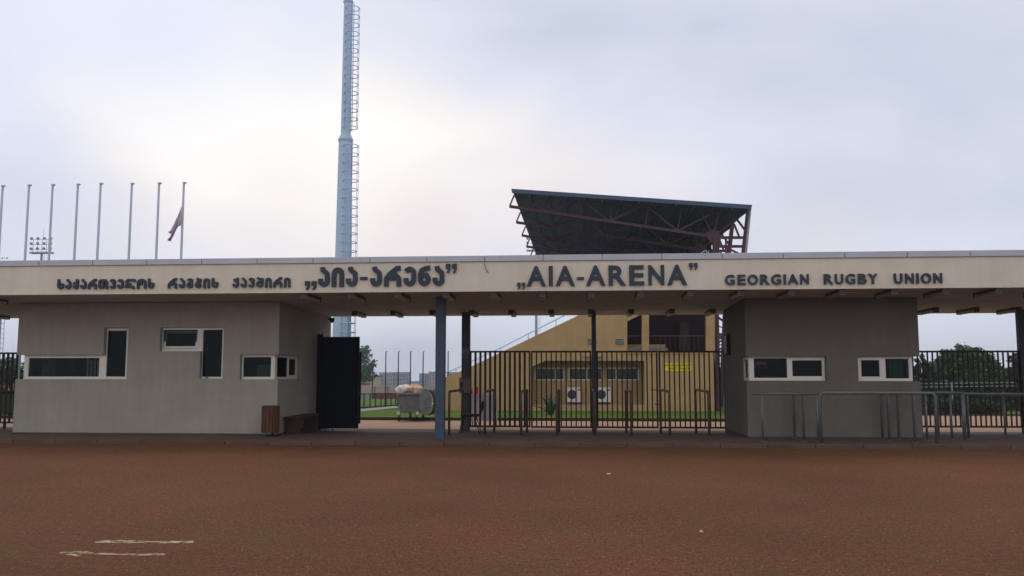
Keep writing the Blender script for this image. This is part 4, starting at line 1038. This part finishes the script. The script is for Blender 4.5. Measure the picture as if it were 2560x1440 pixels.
def rack():          # lattice column carrying the back of the roof
    def tp(px, py): q = at(px, py, YS + .5); return Vector((q.x, q.y, q.z))
    b = MB()
    inner = [(1786, 592), (1789, 700), (1793, 850), (1795, 1028)]; outer = [(1872, 520), (1858, 640), (1852, 760), (1846, 900), (1842, 1028)]
    for L in (inner, outer):
        for a, c in zip(L, L[1:]): b.bar(tp(*a), tp(*c), .2, .2)
    for y in (594, 616, 700, 836, 930): b.bar(tp(1788, y), tp(1860 - (y - 594) * .03, y), .16, .12)
    lev = [616, 700, 790, 836, 880, 930, 1000]
    for i, (a, c) in enumerate(zip(lev, lev[1:])):
        p_, q_ = ((1790, c), (1852, a)) if i % 2 else ((1790, a), (1852, c)); b.bar(tp(*p_), tp(*q_), .08, .08)
        b.bar(tp(1790, (a + c) / 2), tp(1852, c), .05, .05)
    for a, c in (((1826, 594), (1828, 566)), ((1828, 566), (1835, 560)), ((1835, 560), (1848, 592)), ((1815, 594), (1815, 640)), ((1800, 612), (1860, 640)), ((1840, 545), (1862, 575))): b.bar(tp(*a), tp(*c), .09, .09)
    # wind plate behind the head of the column
    return b.build('lattice_column', 'maroon', st)
r0_ = rack()
for i in range(1, 11):
    c = r0_.copy(); COL.objects.link(c); c.parent = st; c.location = (0, 4.6 * i, 0)
b = MB()
q0, q1 = at(1876, 520, YS - .3), at(1862, 660, YS - .3)
b.tube([q0, q1, at(1850, 1030, YS - .3)], .055, 8); b.build('downpipe', 'grey_board', st)
# back wall panels between the columns in the distance
xw0, zw0 = sp(1776, 640, YS + 5); b = MB(); b.box(xw0, xw0 + .1, YS + 5.2, Y1r, terrain(YS), az(596, YS + 5, 1776)); b.build('back_wall', 'dark_wood', st)

# yellow sign
ys = thing('yellow_sign', (ax(1695, YS), YS, az(928, YS, 1695)), 'yellow sign with two lines of black writing on the ochre stand wall', 'sign')
sx0, sx1, sz0, sz1 = ax(1661.5, YS, 918), ax(1728, YS, 918), az(927.5, YS, 1695), az(908, YS, 1695)
MB().box(sx0, sx1, YS - .03, YS - .002, sz0, sz1).build('plate', 'yellow', ys)
def text_mesh(txt, x0, x1, z0, z1, y, name, m, parent):
    cu = bpy.data.curves.new('txt', 'FONT'); cu.body = txt; cu.offset = .02; cu.resolution_u = 2
    ob = bpy.data.objects.new('txt', cu); COL.objects.link(ob); bpy.context.view_layer.update()
    me = bpy.data.meshes.new_from_object(ob.evaluated_get(bpy.context.evaluated_depsgraph_get()))
    vs = [v.co.copy() for v in me.vertices]; fs = [list(p_.vertices) for p_ in me.polygons]
    bpy.data.meshes.remove(me); bpy.data.objects.remove(ob); bpy.data.curves.remove(cu)
    if not vs: return
    a0, a1 = min(v.x for v in vs), max(v.x for v in vs); c0, c1 = min(v.y for v in vs), max(v.y for v in vs)
    b = MB(); b.add([(x0 + (v.x - a0) / (a1 - a0) * (x1 - x0), y, z0 + (v.y - c0) / (c1 - c0) * (z1 - z0)) for v in vs], fs); b.build(name, m, parent)
hh = sz1 - sz0
text_mesh('დასავლეთ ტრიბუნა', sx0 + .03, sx1 - .03, sz0 + hh * .54, sz0 + hh * .94, YS - .034, 'writing', 'ink', ys)
text_mesh('WEST STAND', sx0 + .16, sx1 - .12, sz0 + hh * .18, sz0 + hh * .46, YS - .034, 'writing', 'ink', ys)

# fan units
def fan_unit(pa, pb, label, first=[None]):
    xa, xb = ax(pa, Yi - .4, 985), ax(pb, Yi - .4, 985); za, zb = az(1005.5, Yi - .4, pa), az(968.5, Yi - .4, pa)
    if first[0]: return dup(first[0], (xa, Yi, za), label)
    t_ = thing('fan_unit', (xa, Yi, za), label, 'air conditioner', 'white outdoor fan units on the stand')
    w = xb - xa; hgt = zb - za
    MB().box(xa, xb, Yi - .38, Yi - .08, za, zb).build('casing', 'ac', t_, bevel=.015)
    cx, cz, r = xa + w * .34, za + hgt * .52, hgt * .31
    b = MB(); b.tube([(cx, Yi - .395, cz), (cx, Yi - .381, cz)], r, 28); gr_ = b.build('fan_grille', 'grille', t_)
    b = MB()
    for i in range(1, 5):
        b.tube([(cx + r * i / 5 * math.cos(R(q)), Yi - .4, cz + r * i / 5 * math.sin(R(q))) for q in range(0, 361, 20)], .006, 5)
    b.build('guard_rings', 'pipe', gr_)
    MB().box(xa + w * .72, xa + w * .725, Yi - .385, Yi - .381, za + .02, zb - .02).build('panel_seam', 'grille', t_)
    MB().box(xa + w * .74, xa + w * .95, Yi - .386, Yi - .381, zb - hgt * .22, zb - hgt * .12).build('badge', 'red', t_)
    for x in (xa + .08, xb - .14): MB().box(x, x + .05, Yi - .38, Yi - .002, za - .07, za - .001).build('bracket', 'maroon', t_)
    MB().box(xa + .02, xb - .02, Yi - .39, Yi - .34, za - .075, za - .002).build('bearer', 'maroon', t_)
    first[0] = t_; return t_
fan_unit(1418, 1454, 'white fan unit left of the thin dark column'); fan_unit(1491, 1526, 'white fan unit right of the thin dark column')

# agave on the lawn
ag = gr(1377, 1041); agz = terrain(ag.y) + .05
b = MB()
for i in range(13):
    a = i * 2.4; el = R(82 - 50 * (i / 13)); Ln = .98 * (.8 + .3 * random.random()); k_ = len(b.v); pts = []
    for j in range(6):
        t = j / 5; e = el - t * t * .2 * (i / 13); rad = Ln * t * math.cos(e); w = .10 * (1 - t) ** .6 * (1.2 if t > .1 else 1.0)
        c = Vector((ag.x + rad * math.cos(a), ag.y + rad * math.sin(a), agz + Ln * t * math.sin(e))); s_ = Vector((-math.sin(a), math.cos(a), 0)) * w
        pts += [c - s_ + Vector((0, 0, .02)), c - Vector((0, 0, .01)), c + s_ + Vector((0, 0, .02))]
    b.add(pts, [(3 * j + q, 3 * j + q + 1, 3 * j + 4 + q, 3 * j + 3 + q) for j in range(5) for q in range(2)], True)
o = b.build('agave_plant', 'agave'); tag(o, 'spiky agave plant on the lawn before the stand', 'plant')

# ------------------------------------------------------------------ light masts
def ngon(b, x, y, z0, z1, r0, r1, n=8, rot=.2):
    vs = [(x + r * math.cos(rot + 2 * math.pi * i / n), y + r * math.sin(rot + 2 * math.pi * i / n), z) for z, r in ((z0, r0), (z1, r1)) for i in range(n)]
    b.add(vs, [(i, (i + 1) % n, n + (i + 1) % n, n + i) for i in range(n)] + [list(reversed(range(n))), list(range(n, 2 * n))])
YM = 45.0
mx_ = at(858.5, 640, YM).x; zc1 = az(350, YM, 860); zc2 = az(6, YM, 860)
lm = thing('light_mast', (mx_, YM, terrain(YM)), 'tall grey octagonal light mast with caged ladder behind the canopy', 'light mast')
b = MB(); ngon(b, mx_, YM, terrain(YM) - .2, zc1 - .15, .53, .37); b.build('lower_shaft', 'steel_grey', lm)
b = MB(); ngon(b, mx_, YM, zc1 - .149, zc1, .37, .42); ngon(b, mx_, YM, zc1 + .001, zc1 + .3, .42, .275); b.build('collar', 'steel_grey', lm)
b = MB(); ngon(b, mx_, YM, zc1 + .301, zc2 - .1, .27, .235); b.build('middle_shaft', 'steel_grey', lm)
b = MB(); ngon(b, mx_, YM, zc2 - .099, zc2, .235, .29); ngon(b, mx_, YM, zc2 + .001, zc2 + .3, .29, .19); b.build('collar', 'steel_grey', lm)
b = MB(); ngon(b, mx_, YM, zc2 + .301, 27, .19, .12); b.build('upper_shaft', 'steel_grey', lm)
def ladder(z0, z1, cx, cy, r, step=.48):
    b = MB()
    for s_ in (-.14, .14): b.tube([(cx + s_ * .6 - .1, cy + .28 + s_ * .3, z0), (cx + s_ * .6 - .1, cy + .28 + s_ * .3, z1)], .022, 6)
    z = z0
    while z < z1: b.tube([(cx - .184, cy + .238, z), (cx - .016, cy + .322, z)], .013, 5); z += .3
    b.build('ladder', 'steel_grey', lm)
    b = MB(); z = z0 + .1; lim = z1 - .05
    while z < lim:
        b.tube([(cx + r * math.cos(R(q)), cy + r * math.sin(R(q)), z) for q in range(0, 361, 20)], .024, 5); z += step
    for q in (10, -20, -75, -130): b.tube([(cx + r * math.cos(R(q)), cy + r * math.sin(R(q)), z0 + .1), (cx + r * math.cos(R(q)), cy + r * math.sin(R(q)), z - step)], .014, 5)
    b.build('ladder_cage', 'steel_grey', lm)
ladder(2.2, zc1 - .05, mx_ + .40, YM - .32, .41)
ladder(zc1 + .5, zc2 - .05, mx_ + .33, YM - .26, .38)
ladder(zc2 + .35, 26.5, mx_ + .28, YM - .2, .36)
def far_mast(px, Y, yhead, label, rows=3, cols=4, w0=.35, sc=1.0):
    x = ax(px, Y, yhead); z = az(yhead, Y, px)
    t_ = thing('floodlight_mast', (x, Y, terrain(Y)), label, 'floodlight', 'distant floodlight masts')
    b = MB(); ngon(b, x, Y, terrain(Y) - .2, z, w0, .2 * sc); b.build('shaft', 'steel_far', t_)
    b = MB(); W = 4.4 * sc; b.box(x - W / 2, x + W / 2, Y - .6 * sc, Y + .6 * sc, z, z + .3 * sc)
    b.build('platform', 'steel_far', t_)
    b = MB()
    for r_ in range(rows):
        zz = z + (.5 + 1.0 * r_) * sc + .3; b.bar((x - W * .47, Y, zz), (x + W * .47, Y, zz), .07 * sc)
    for c in range(cols + 1): xx = x - W * .42 + W * .84 * c / cols; b.bar((xx, Y, z), (xx, Y, z + (rows) * 1.0 * sc - .2), .06 * sc)
    b.bar((x + .2, Y, z + rows * sc), (x + .2, Y, z + rows * sc + 2.0 * sc), .04 * sc)
    b.build('lamp_frame', 'steel_far', t_)
    for r_ in range(rows):
        for c in range(cols):
            xx = x - W * .45 + W * .9 * c / (cols - 1); zz = z + (.72 + 1.0 * r_) * sc + .3
            MB().tube([(xx, Y - .45 * sc, zz - .1), (xx, Y - .1 * sc, zz + .05)], .3 * sc, 10, .16 * sc).build('floodlight', 'steel_far', t_)
    b = MB(); zz = terrain(Y)
    for s_ in (.35, .75): b.bar((x + w0 + s_ - .3, Y - .3, terrain(Y)), (x + w0 + s_ - .3, Y - .3, z), .05)
    zz = 1.0
    while zz < z: b.bar((x + w0 + .05, Y - .3, zz), (x + w0 + .45, Y - .3, zz), .05); zz += .6
    b.build('ladder', 'steel_far', t_)
    return t_
far_mast(104, 160, 634, 'distant floodlight mast with twelve lamps among the flagpoles', w0=.38)
far_mast(7, 100, 655, 'floodlight mast at the left picture edge, head just over the canopy', rows=1, cols=3, w0=.42, sc=.3)
far_mast(1340, 160, 628, 'distant floodlight mast half hidden behind the left edge of the stand roof', w0=.3, sc=.8)

# ------------------------------------------------------------------ flagpoles and flag
YFp = 34.0
fp0 = None
for i, (px, py) in enumerate([(7, 463), (73, 461), (132, 460), (195, 459), (252, 457), (330, 457), (398, 456), (460, 455)]):
    x = ax(px, YFp, py); z1 = az(py, YFp, px); lb = 'pale flagpole behind the canopy, %s from the left%s' % (ORD[i], ', carrying a drooping flag' if i == 7 else '')
    t_ = thing('flagpole', (x, YFp, terrain(YFp)), lb, 'flagpole', 'row of flagpoles behind the canopy')
    MB().tube([(x, YFp, terrain(YFp) - .1), (x, YFp, z1 - .04)], .062, 10, .045).build('shaft', 'pole', t_)
    MB().box(x - .05, x + .10, YFp - .05, YFp + .05, z1 - .07, z1).build('pulley_head', 'pole', t_, bevel=.02)
fl_ = thing('flag', (ax(458, YFp, 520), YFp - .08, az(520, YFp, 458)), 'drooping tattered mauve and grey flag on the rightmost flagpole', 'flag')
def cloth(outline_l, outline_r, name, m, ph):
    b = MB(); n_ = len(outline_l); W = 6; vs = []
    for j, ((lx_, ly_), (rx2, ry2)) in enumerate(zip(outline_l, outline_r)):
        for i in range(W + 1):
            f = i / W; p_ = at(lx_ + (rx2 - lx_) * f, ly_ + (ry2 - ly_) * f, YFp - .09); p_.y += .07 * math.sin(f * 7 + j * .8 + ph); vs.append(p_)
    b.add(vs, [(j * (W + 1) + i, j * (W + 1) + i + 1, (j + 1) * (W + 1) + i + 1, (j + 1) * (W + 1) + i) for j in range(n_ - 1) for i in range(W)], True)
    o = b.build(name, m, fl_); s_ = o.modifiers.new('solid', 'SOLIDIFY'); s_.thickness = .012; return o
cloth([(455, 514), (449, 528), (441, 546), (434, 562), (427, 577), (422, 581)], [(458, 514), (452, 534), (445, 552), (440, 566), (433, 580), (428, 586)], 'upper_fold', 'flag', 0)
cloth([(452, 533), (445, 551), (439, 566), (432, 580), (427, 592), (420, 601)], [(454.5, 540), (449, 556), (443.5, 568), (440, 576), (434, 592), (428, 604)], 'mauve_stripe', 'flag_dark', 1)
cloth([(455, 524), (451, 541), (446, 555), (443.5, 565)], [(458, 524), (456.5, 541), (455.5, 555), (453.5, 564)], 'lower_fold', 'flag', 2)

# ------------------------------------------------------------------ pitch surroundings
YN = 50.0
for i, px in enumerate((965, 996.5, 1027, 1058.5, 1121)):
    x = ax(px - 1, YN, 940)
    lb = ['thin dark net pole nearest the apartment blocks on the left', 'second thin net pole from the left, behind the waste container', 'thin net pole behind the right side of the waste container', 'thin net pole just left of the front column', 'thin net pole right of the front column'][i]
    t_ = thing('net_pole', (x, YN, terrain(YN)), lb, 'pole', 'thin poles of the ball net')
    MB().tube([(x, YN, terrain(YN) - .1), (x, YN, az(879, YN, px))], .038, 8, .03).build('shaft', 'net_pole', t_)
    MB().bar((x, YN, az(879.5, YN, px)), (x, YN + .35, az(877.5, YN, px)), .03).build('bracket', 'net_pole', t_)
t_ = thing('net_pole', (ax(932, 96, 900), 96, terrain(96)), 'thin net pole in front of the tree by the metal door', 'pole', 'thin poles of the ball net')
MB().tube([(ax(932, 96, 900), 96, terrain(96)), (ax(932, 96, 900), 96, az(900, 96, 932))], .06, 8).build('shaft', 'net_pole', t_)
pf = thing('pitch_fence', (gr(920, 1022).x, gr(920, 1022).y, terrain(45)), 'low dark railing along the near edge of the pitch', 'fence')
fa, fb = gr(840, 1029), gr(1000, 1015.5); fz = lambda Y: terrain(Y) + .83
MB().bar((fa.x, fa.y, fz(fa.y)), (fb.x, fb.y, fz(fb.y)), .05).build('top_rail', 'net_pole', pf)
MB().bar((fa.x, fa.y, terrain(fa.y) + .1), (fb.x, fb.y, terrain(fb.y) + .1), .07).build('bottom_rail', 'net_pole', pf)
for i in range(12):
    q = fa.lerp(fb, i / 11); MB().bar((q.x, q.y, terrain(q.y)), (q.x, q.y, fz(q.y)), .06).build('post', 'net_pole', pf)
YWl = 108
def wallbox(name, pa, pb, Y, yt_, m, label, cat, thick=.3):
    o = MB().box(ax(pa, Y, 980), ax(pb, Y, 980), Y, Y + thick, terrain(Y) - .2, az(yt_, Y, (pa + pb) / 2)).build(name, m); tag(o, label, cat)
wallbox('boundary_wall', -900, 4200, YWl, 967, 'far_wall', 'long pinkish boundary wall behind the pitch, under the apartment blocks', 'wall')
wallbox('banner_board', 932, 995, 101, 982.5, 'banner', 'dark red advertising board at the far side of the pitch', 'board', .1)
wallbox('perimeter_board', 880, 931, 101, 985, 'grey_board', 'grey board left of the dark red board across the pitch', 'board', .1)
wallbox('perimeter_board', 1062, 1095, 101, 984, 'grey_board', 'grey board between the waste container and the front column', 'board', .1)
for i, px in enumerate((937, 970)):
    t_ = MB().bar((ax(px, 106, 960), 106, terrain(106)), (ax(px, 106, 960), 106, az(966, 106, px)), .1).build('wall_post', 'net_pole'); tag(t_, ['dark post before the boundary wall, left of the first net pole', 'dark post before the boundary wall, between two net poles'][i], 'post')

# apartment blocks
def block(pa, pb, yt_, Y, m, label, cols, floors, step=None, depth=12):
    x0, x1 = ax(pa, Y, 950), ax(pb, Y, 950); z1 = az(yt_, Y, (pa + pb) / 2); z0 = terrain(Y) - .5
    t_ = thing('apartment_block', ((x0 + x1) / 2, Y, z0), label, 'apartment block', 'apartment blocks on the skyline')
    MB().box(x0, x1, Y, Y + depth, z0, z1).build('wall', m, t_)
    MB().box(x0 - .2, x1 + .2, Y - .2, Y + depth, z1 + .01, z1 + .35).build('roof', m, t_)
    fh = 2.1; cw = (x1 - x0) / cols
    for c in range(cols):
        for f in range(floors):
            xx = x0 + (c + .25) * cw; zz = z1 - .8 - f * fh
            if (c + 2 * f) % 5 == 0:
                bl = MB().box(xx - .1 * cw, xx + .6 * cw, Y - .55, Y - .02, zz - 1.6, zz - .9).build('balcony', 'block_b', t_)
            MB().box(xx, xx + .5 * cw, Y - .05, Y - .01, zz - 1.25, zz).build('window', 'block_win', t_)
    if step:
        a, c, yy = step; MB().box(ax(a, Y, 940), ax(c, Y, 940), Y + 2, Y + 6, z1 + .36, az(yy, Y, a)).build('stair_tower', m, t_)
block(947, 981, 932.5, 430, 'block_b', 'pinkish part of the left apartment block behind the first two net poles', 5, 5, (972, 981, 930.2))
block(981, 1014, 932, 432, 'block_a', 'grey-blue apartment block behind the second net pole', 4, 5, (982, 990, 930))
block(938, 950, 939.5, 425, 'block_b', 'low pale apartment block beside the tree', 2, 4)
block(1048, 1074, 935, 440, 'block_a', 'grey apartment block left of the front column', 4, 5)
block(1072, 1102, 930.5, 436, 'block_b', 'pale apartment block with balconies touching the front column', 4, 5, (1080, 1088, 929))
block(1117, 1137, 932, 445, 'block_a', 'grey apartment block between the two blue columns', 3, 4)
# small yellow house
hs = thing('yellow_house', (ax(915, 140), 140, terrain(140)), 'low yellow house with a red window band under the tree', 'house')
MB().box(ax(870, 140, 955), ax(931, 140, 955), 140, 146, terrain(140) - .3, az(941, 140, 915)).build('wall', 'yellow_house', hs)
MB().box(ax(868, 140, 955), ax(933, 140, 955), 139.7, 146.3, az(941, 140, 915) + .01, az(939, 140, 915)).build('roof', 'maroon', hs)
MB().box(ax(880, 140, 955), ax(925, 140, 955), 139.9, 139.99, az(962, 140, 915), az(958, 140, 915)).build('window_band', 'red', hs)

# ------------------------------------------------------------------ trees
def tree(x, y, z0, blobs, n, leaf, m, label, cat='tree', name='tree', group=None, trunk=.12, seed=0, gap=.35):
    """blobs: (cx,cy,cz,rx,rz) in metres relative to x,y,0"""
    rnd = random.Random(seed); t_ = thing(name, (x, y, z0), label, cat, group)
    b = MB(); cz = max(q[2] for q in blobs); bz = min(q[2] for q in blobs)
    if trunk:
        b.tube([(x, y, z0 - .1), (x + .05, y, (z0 + bz) / 2), (x, y, bz), (x, y, cz)], trunk, 8, trunk * .25)
        for q in blobs:
            b.tube([(x, y, z0 + (q[2] - z0) * .45), (x + q[0] * .6, y + q[1] * .6, q[2] - q[4] * .3), (x + q[0], y + q[1], q[2] + q[4] * .3)], trunk * .4, 6, trunk * .08)
            for _ in range(4):
                a = rnd.uniform(0, 6.28); b.tube([(x + q[0], y + q[1], q[2] - q[4] * .2), (x + q[0] + q[3] * .8 * math.cos(a), y + q[1] + q[3] * .8 * math.sin(a), q[2] + q[4] * rnd.uniform(0, .8))], trunk * .15, 5, trunk * .04)
        b.build('trunk', 'bark', t_)
    vol = [q[3] ** 2 * q[4] for q in blobs]; tot = sum(vol); k = MB(); V, F = [], []
    for q, vv in zip(blobs, vol):
        m_ = int(n * vv / tot); ncl = max(6, m_ // 26); cl = []
        for _ in range(ncl):
            d = Vector((rnd.gauss(0, 1), rnd.gauss(0, 1), rnd.gauss(0, 1))).normalized() * rnd.uniform(.35, 1.0) ** .6
            cl.append(Vector((x + q[0] + d.x * q[3], y + q[1] + d.y * q[3], q[2] + d.z * q[4])))
        for _ in range(m_):
            c = rnd.choice(cl); s_ = q[3] * gap * .55
            p_ = c + Vector((rnd.gauss(0, s_), rnd.gauss(0, s_), rnd.gauss(0, s_ * .7)))
            a = Vector((rnd.gauss(0, 1), rnd.gauss(0, 1), rnd.gauss(0, .6))).normalized(); u = a.cross(Vector((rnd.gauss(0, 1), rnd.gauss(0, 1), rnd.gauss(0, 1)))).normalized()
            L = leaf * rnd.uniform(.6, 1.4); j = len(V)
            V += [p_ - a * L, p_ + u * L * .45, p_ + a * L, p_ - u * L * .45]; F.append((j, j + 1, j + 2, j + 3))
    k.v = V; k.f = [list(f) for f in F]; k.smooth = [False] * len(F); k.build('crown', m, t_); return t_
def pb(px, py, Y, x, y, rpx, rzpx, dy=0):
    q = at(px, py, Y); return (q.x - x, dy, q.z, rpx * Y / FPX, rzpx * Y / FPX)
Yt = 118; x = ax(893, Yt, 920)
tree(x, Yt, terrain(Yt), [pb(905, 890, Yt, x, Yt, 22, 22), pb(926, 905, Yt, x, Yt, 13, 20), pb(915, 925, Yt, x, Yt, 22, 18), pb(884, 905, Yt, x, Yt, 25, 28), pb(910, 945, Yt, x, Yt, 24, 12), pb(933, 934, Yt, x, Yt, 10, 14), pb(917, 873, Yt, x, Yt, 9, 10)], 5200, .17, 'leaf_blue', 'bushy green tree right of the open metal door', seed=3, trunk=.3)
# trees beyond the right fence
def rtree(px, Y, items, n, leaf, m, label, seed, group='trees beyond the right fence', trunk=.12):
    x = ax(px, Y, 950); tree(x, Y, terrain(Y) , [pb(a, c, Y, x, Y, r_, s_) for a, c, r_, s_ in items], int(n * .8), leaf, m, label, seed=seed, group=group, trunk=trunk, gap=.27)
rtree(2405, 52, [(2405, 890, 34, 26), (2370, 905, 34, 26), (2440, 900, 38, 26), (2345, 925, 36, 26), (2410, 935, 50, 30), (2465, 925, 30, 26), (2395, 868, 10, 10), (2430, 872, 14, 8)], 14000, .10, 'leaf', 'broad tree with the highest crown over the right fence', 11, trunk=.22)
rtree(2302, 48, [(2302, 905, 14, 20), (2298, 935, 22, 20), (2322, 935, 20, 22)], 4200, .085, 'leaf_dark', 'slim dark tree close to the right booth', 12)
rtree(2545, 46, [(2540, 900, 16, 16), (2565, 915, 26, 28), (2540, 935, 24, 22), (2530, 960, 20, 22)], 5200, .09, 'leaf_dark', 'dark tree behind the last bars of the right fence', 13)
rtree(2490, 60, [(2490, 925, 24, 14), (2505, 945, 26, 18), (2480, 945, 26, 18)], 4000, .10, 'leaf', 'low pale tree between the broad tree and the dark one', 14)
rtree(2640, 50, [(2620, 900, 40, 40), (2660, 930, 50, 40), (2600, 950, 40, 40)], 5000, .12, 'leaf_dark', 'tree just beyond the right picture edge', 15)
def hedge(pa, pb_, Y, ytop, ybase, n, leaf, m, label, seed, name='hedge', cat='hedge', group=None):
    rnd = random.Random(seed); x0, x1 = ax(pa, Y, 960), ax(pb_, Y, 960); z1, z0 = az(ytop, Y, (pa + pb_) / 2), terrain(Y); t_ = thing(name, ((x0 + x1) / 2, Y, z0), label, cat, group)
    V, F = [], []
    for _ in range(n):
        xx = rnd.uniform(x0, x1); hgt = (z1 - z0) * (.85 + .22 * mnoise.noise(Vector((xx * 1.1, seed, 0)))); p_ = Vector((xx, Y + rnd.gauss(0, .3), z0 + hgt * rnd.uniform(0, 1) ** .75))
        a = Vector((rnd.gauss(0, 1), rnd.gauss(0, 1), rnd.gauss(0, .8))).normalized(); u = a.cross(Vector((rnd.gauss(0, 1), rnd.gauss(0, 1), rnd.gauss(0, 1)))).normalized(); L = leaf * rnd.uniform(.6, 1.4); j = len(V)
        V += [p_ - a * L, p_ + u * L * .5, p_ + a * L, p_ - u * L * .5]; F.append([j, j + 1, j + 2, j + 3])
    k = MB(); k.v = V; k.f = F; k.smooth = [False] * len(F); k.build('foliage', m, t_)
    b = MB()
    for i in range(int((x1 - x0) / .5)): xx = x0 + .25 + i * .5; b.tube([(xx, Y, z0), (xx + .05, Y, z0 + (z1 - z0) * .8)], .02, 5)
    b.build('stems', 'bark', t_)
hedge(2240, 3000, 47, 938, 1010, 22000, .09, 'leaf_dark', 'tall dark hedge below the trees beyond the right fence', 21)
for i, (a, c, yt_) in enumerate(((2290, 2345, 990), (2350, 2420, 988), (2425, 2500, 992))):
    hedge(a, c, 38.5 , yt_, 1012, 2600, .06, 'leaf_dark', ['low dark bush nearest the right booth beyond the fence', 'low dark bush in the middle beyond the right fence', 'low dark bush furthest right beyond the fence'][i], 30 + i, 'bush', 'bush', 'low bushes beyond the right fence')
hedge(-180, 60, 40, 900, 1000, 8000, .09, 'leaf_dark', 'dark hedge seen in the gap left of the left booth', 41)
hedge(-20, 48, 44, 884, 1000, 2600, .09, 'leaf', 'taller green shrub behind the dark hedge at the left edge', 42, 'shrub', 'shrub')
# thin white rail before the hedge on the right
wr = thing('white_rail', (ax(2420, 44), 44, terrain(44)), 'thin white double rail in front of the right hedge', 'rail')
for y in (957.5, 966): MB().bar(at(2285, y + 2, 44), at(2540, y - 1.5, 44), .035).build('rail', 'steel_far', wr)
for px in (2300, 2380, 2460, 2538): MB().bar((ax(px, 44, 970), 44, terrain(44)), (ax(px, 44, 970), 44, az(950 if px == 2538 else 956, 44, px)), .045).build('post', 'steel_far', wr)
# dark green container and red shrubs in the left gap
dc = thing('green_container', (ax(8, 31), 30.5, -.05), 'dark green waste container with pale labels behind the left fence', 'waste container')
q0, q1 = ax(-60, 30.5, 1000), ax(33, 30.5, 1000)
MB().box(q0, q1, 30.5, 31.3, .1, az(984, 30.5, 10)).build('body', 'leaf_dark', dc, bevel=.04)
MB().box(q0 - .04, q1 + .04, 30.44, 31.36, az(984, 30.5, 10) + .002, az(979, 30.5, 10)).build('lid', 'black', dc, bevel=.02)
for px in (2, 24): MB().box(ax(px, 30.5, 990), ax(px + 5, 30.5, 990), 30.49, 30.499, az(992, 30.5, 10), az(989, 30.5, 10)).build('sticker', 'white', dc)
for px in (-50, 22): MB().tube([(ax(px, 30.5), 30.7, .05), (ax(px, 30.5) + .06, 30.7, .05)], .1, 12).build('wheel', 'tyre', dc)
M['leaf_red'] = mat('red_leaf', (.16, .03, .03), .6, .3, col2=(.30, .16, .14), scale=2)
hedge(-60, 40, 33, 957, 1000, 1500, .07, 'leaf_red', 'reddish shrub above the dark green container at the left edge', 43, 'shrub', 'shrub')

# distant wooded skyline
b = MB(); rnd = random.Random(5); V = []; nx = 160
for i in range(nx + 1):
    xx = -900 + 1800 * i / nx; hgt = 7.5 + 4 * mnoise.noise(Vector((xx * .013, 2, 0))) + 2.0 * mnoise.noise(Vector((xx * .09, 5, 0))); V += [(xx, 900, -14), (xx, 900, -13 + hgt), (xx, 930, -13 + hgt * .8)]
b.add(V, [(3 * i + q, 3 * i + 3 + q, 3 * i + 4 + q, 3 * i + 1 + q) for i in range(nx) for q in (0, 1)]); tag(b.build('hills', 'hill'), kind='structure')

# litter on the road
q = gr(1522, 1186); lt = MB(); m_ = Matrix.Translation((q.x, q.y, .012)) @ Matrix.Rotation(.15, 4, 'Z'); lt.box(-.03, .03, -.02, .02, -.008, .004, m_); tag(lt.build('paper_scrap', 'litter', bevel=.003), 'small white paper scrap on the road right of centre', 'litter')
q = gr(1753, 1331); lt = MB(); lt.add([(q.x - .018, q.y - .02, .005), (q.x + .018, q.y - .015, .006), (q.x + .02, q.y + .02, .010), (q.x, q.y + .005, .03), (q.x - .016, q.y + .02, .007)], [(0, 1, 3), (1, 2, 3), (2, 4, 3), (4, 0, 3), (4, 2, 1, 0)]); tag(lt.build('dry_leaf', 'leaf_litter'), 'small dry leaf on the road at lower right', 'leaf')

# light evening haze: one closed box round everything
hz = bpy.data.materials.new('haze'); hz.use_nodes = True
n, l = hz.node_tree.nodes, hz.node_tree.links; n.remove(n['Principled BSDF'])
pv = n.new('ShaderNodeVolumePrincipled'); pv.inputs['Color'].default_value = (.80, .87, 1.0, 1); pv.inputs['Density'].default_value = HAZE
pv.inputs['Anisotropy'].default_value = .2
l.new(pv.outputs[0], n['Material Output'].inputs['Volume']); M['haze'] = hz
b = MB(); b.box(-1260, 1260, -70, 1180, -15.5, 34); tag(b.build('haze', 'haze'), kind='stuff')
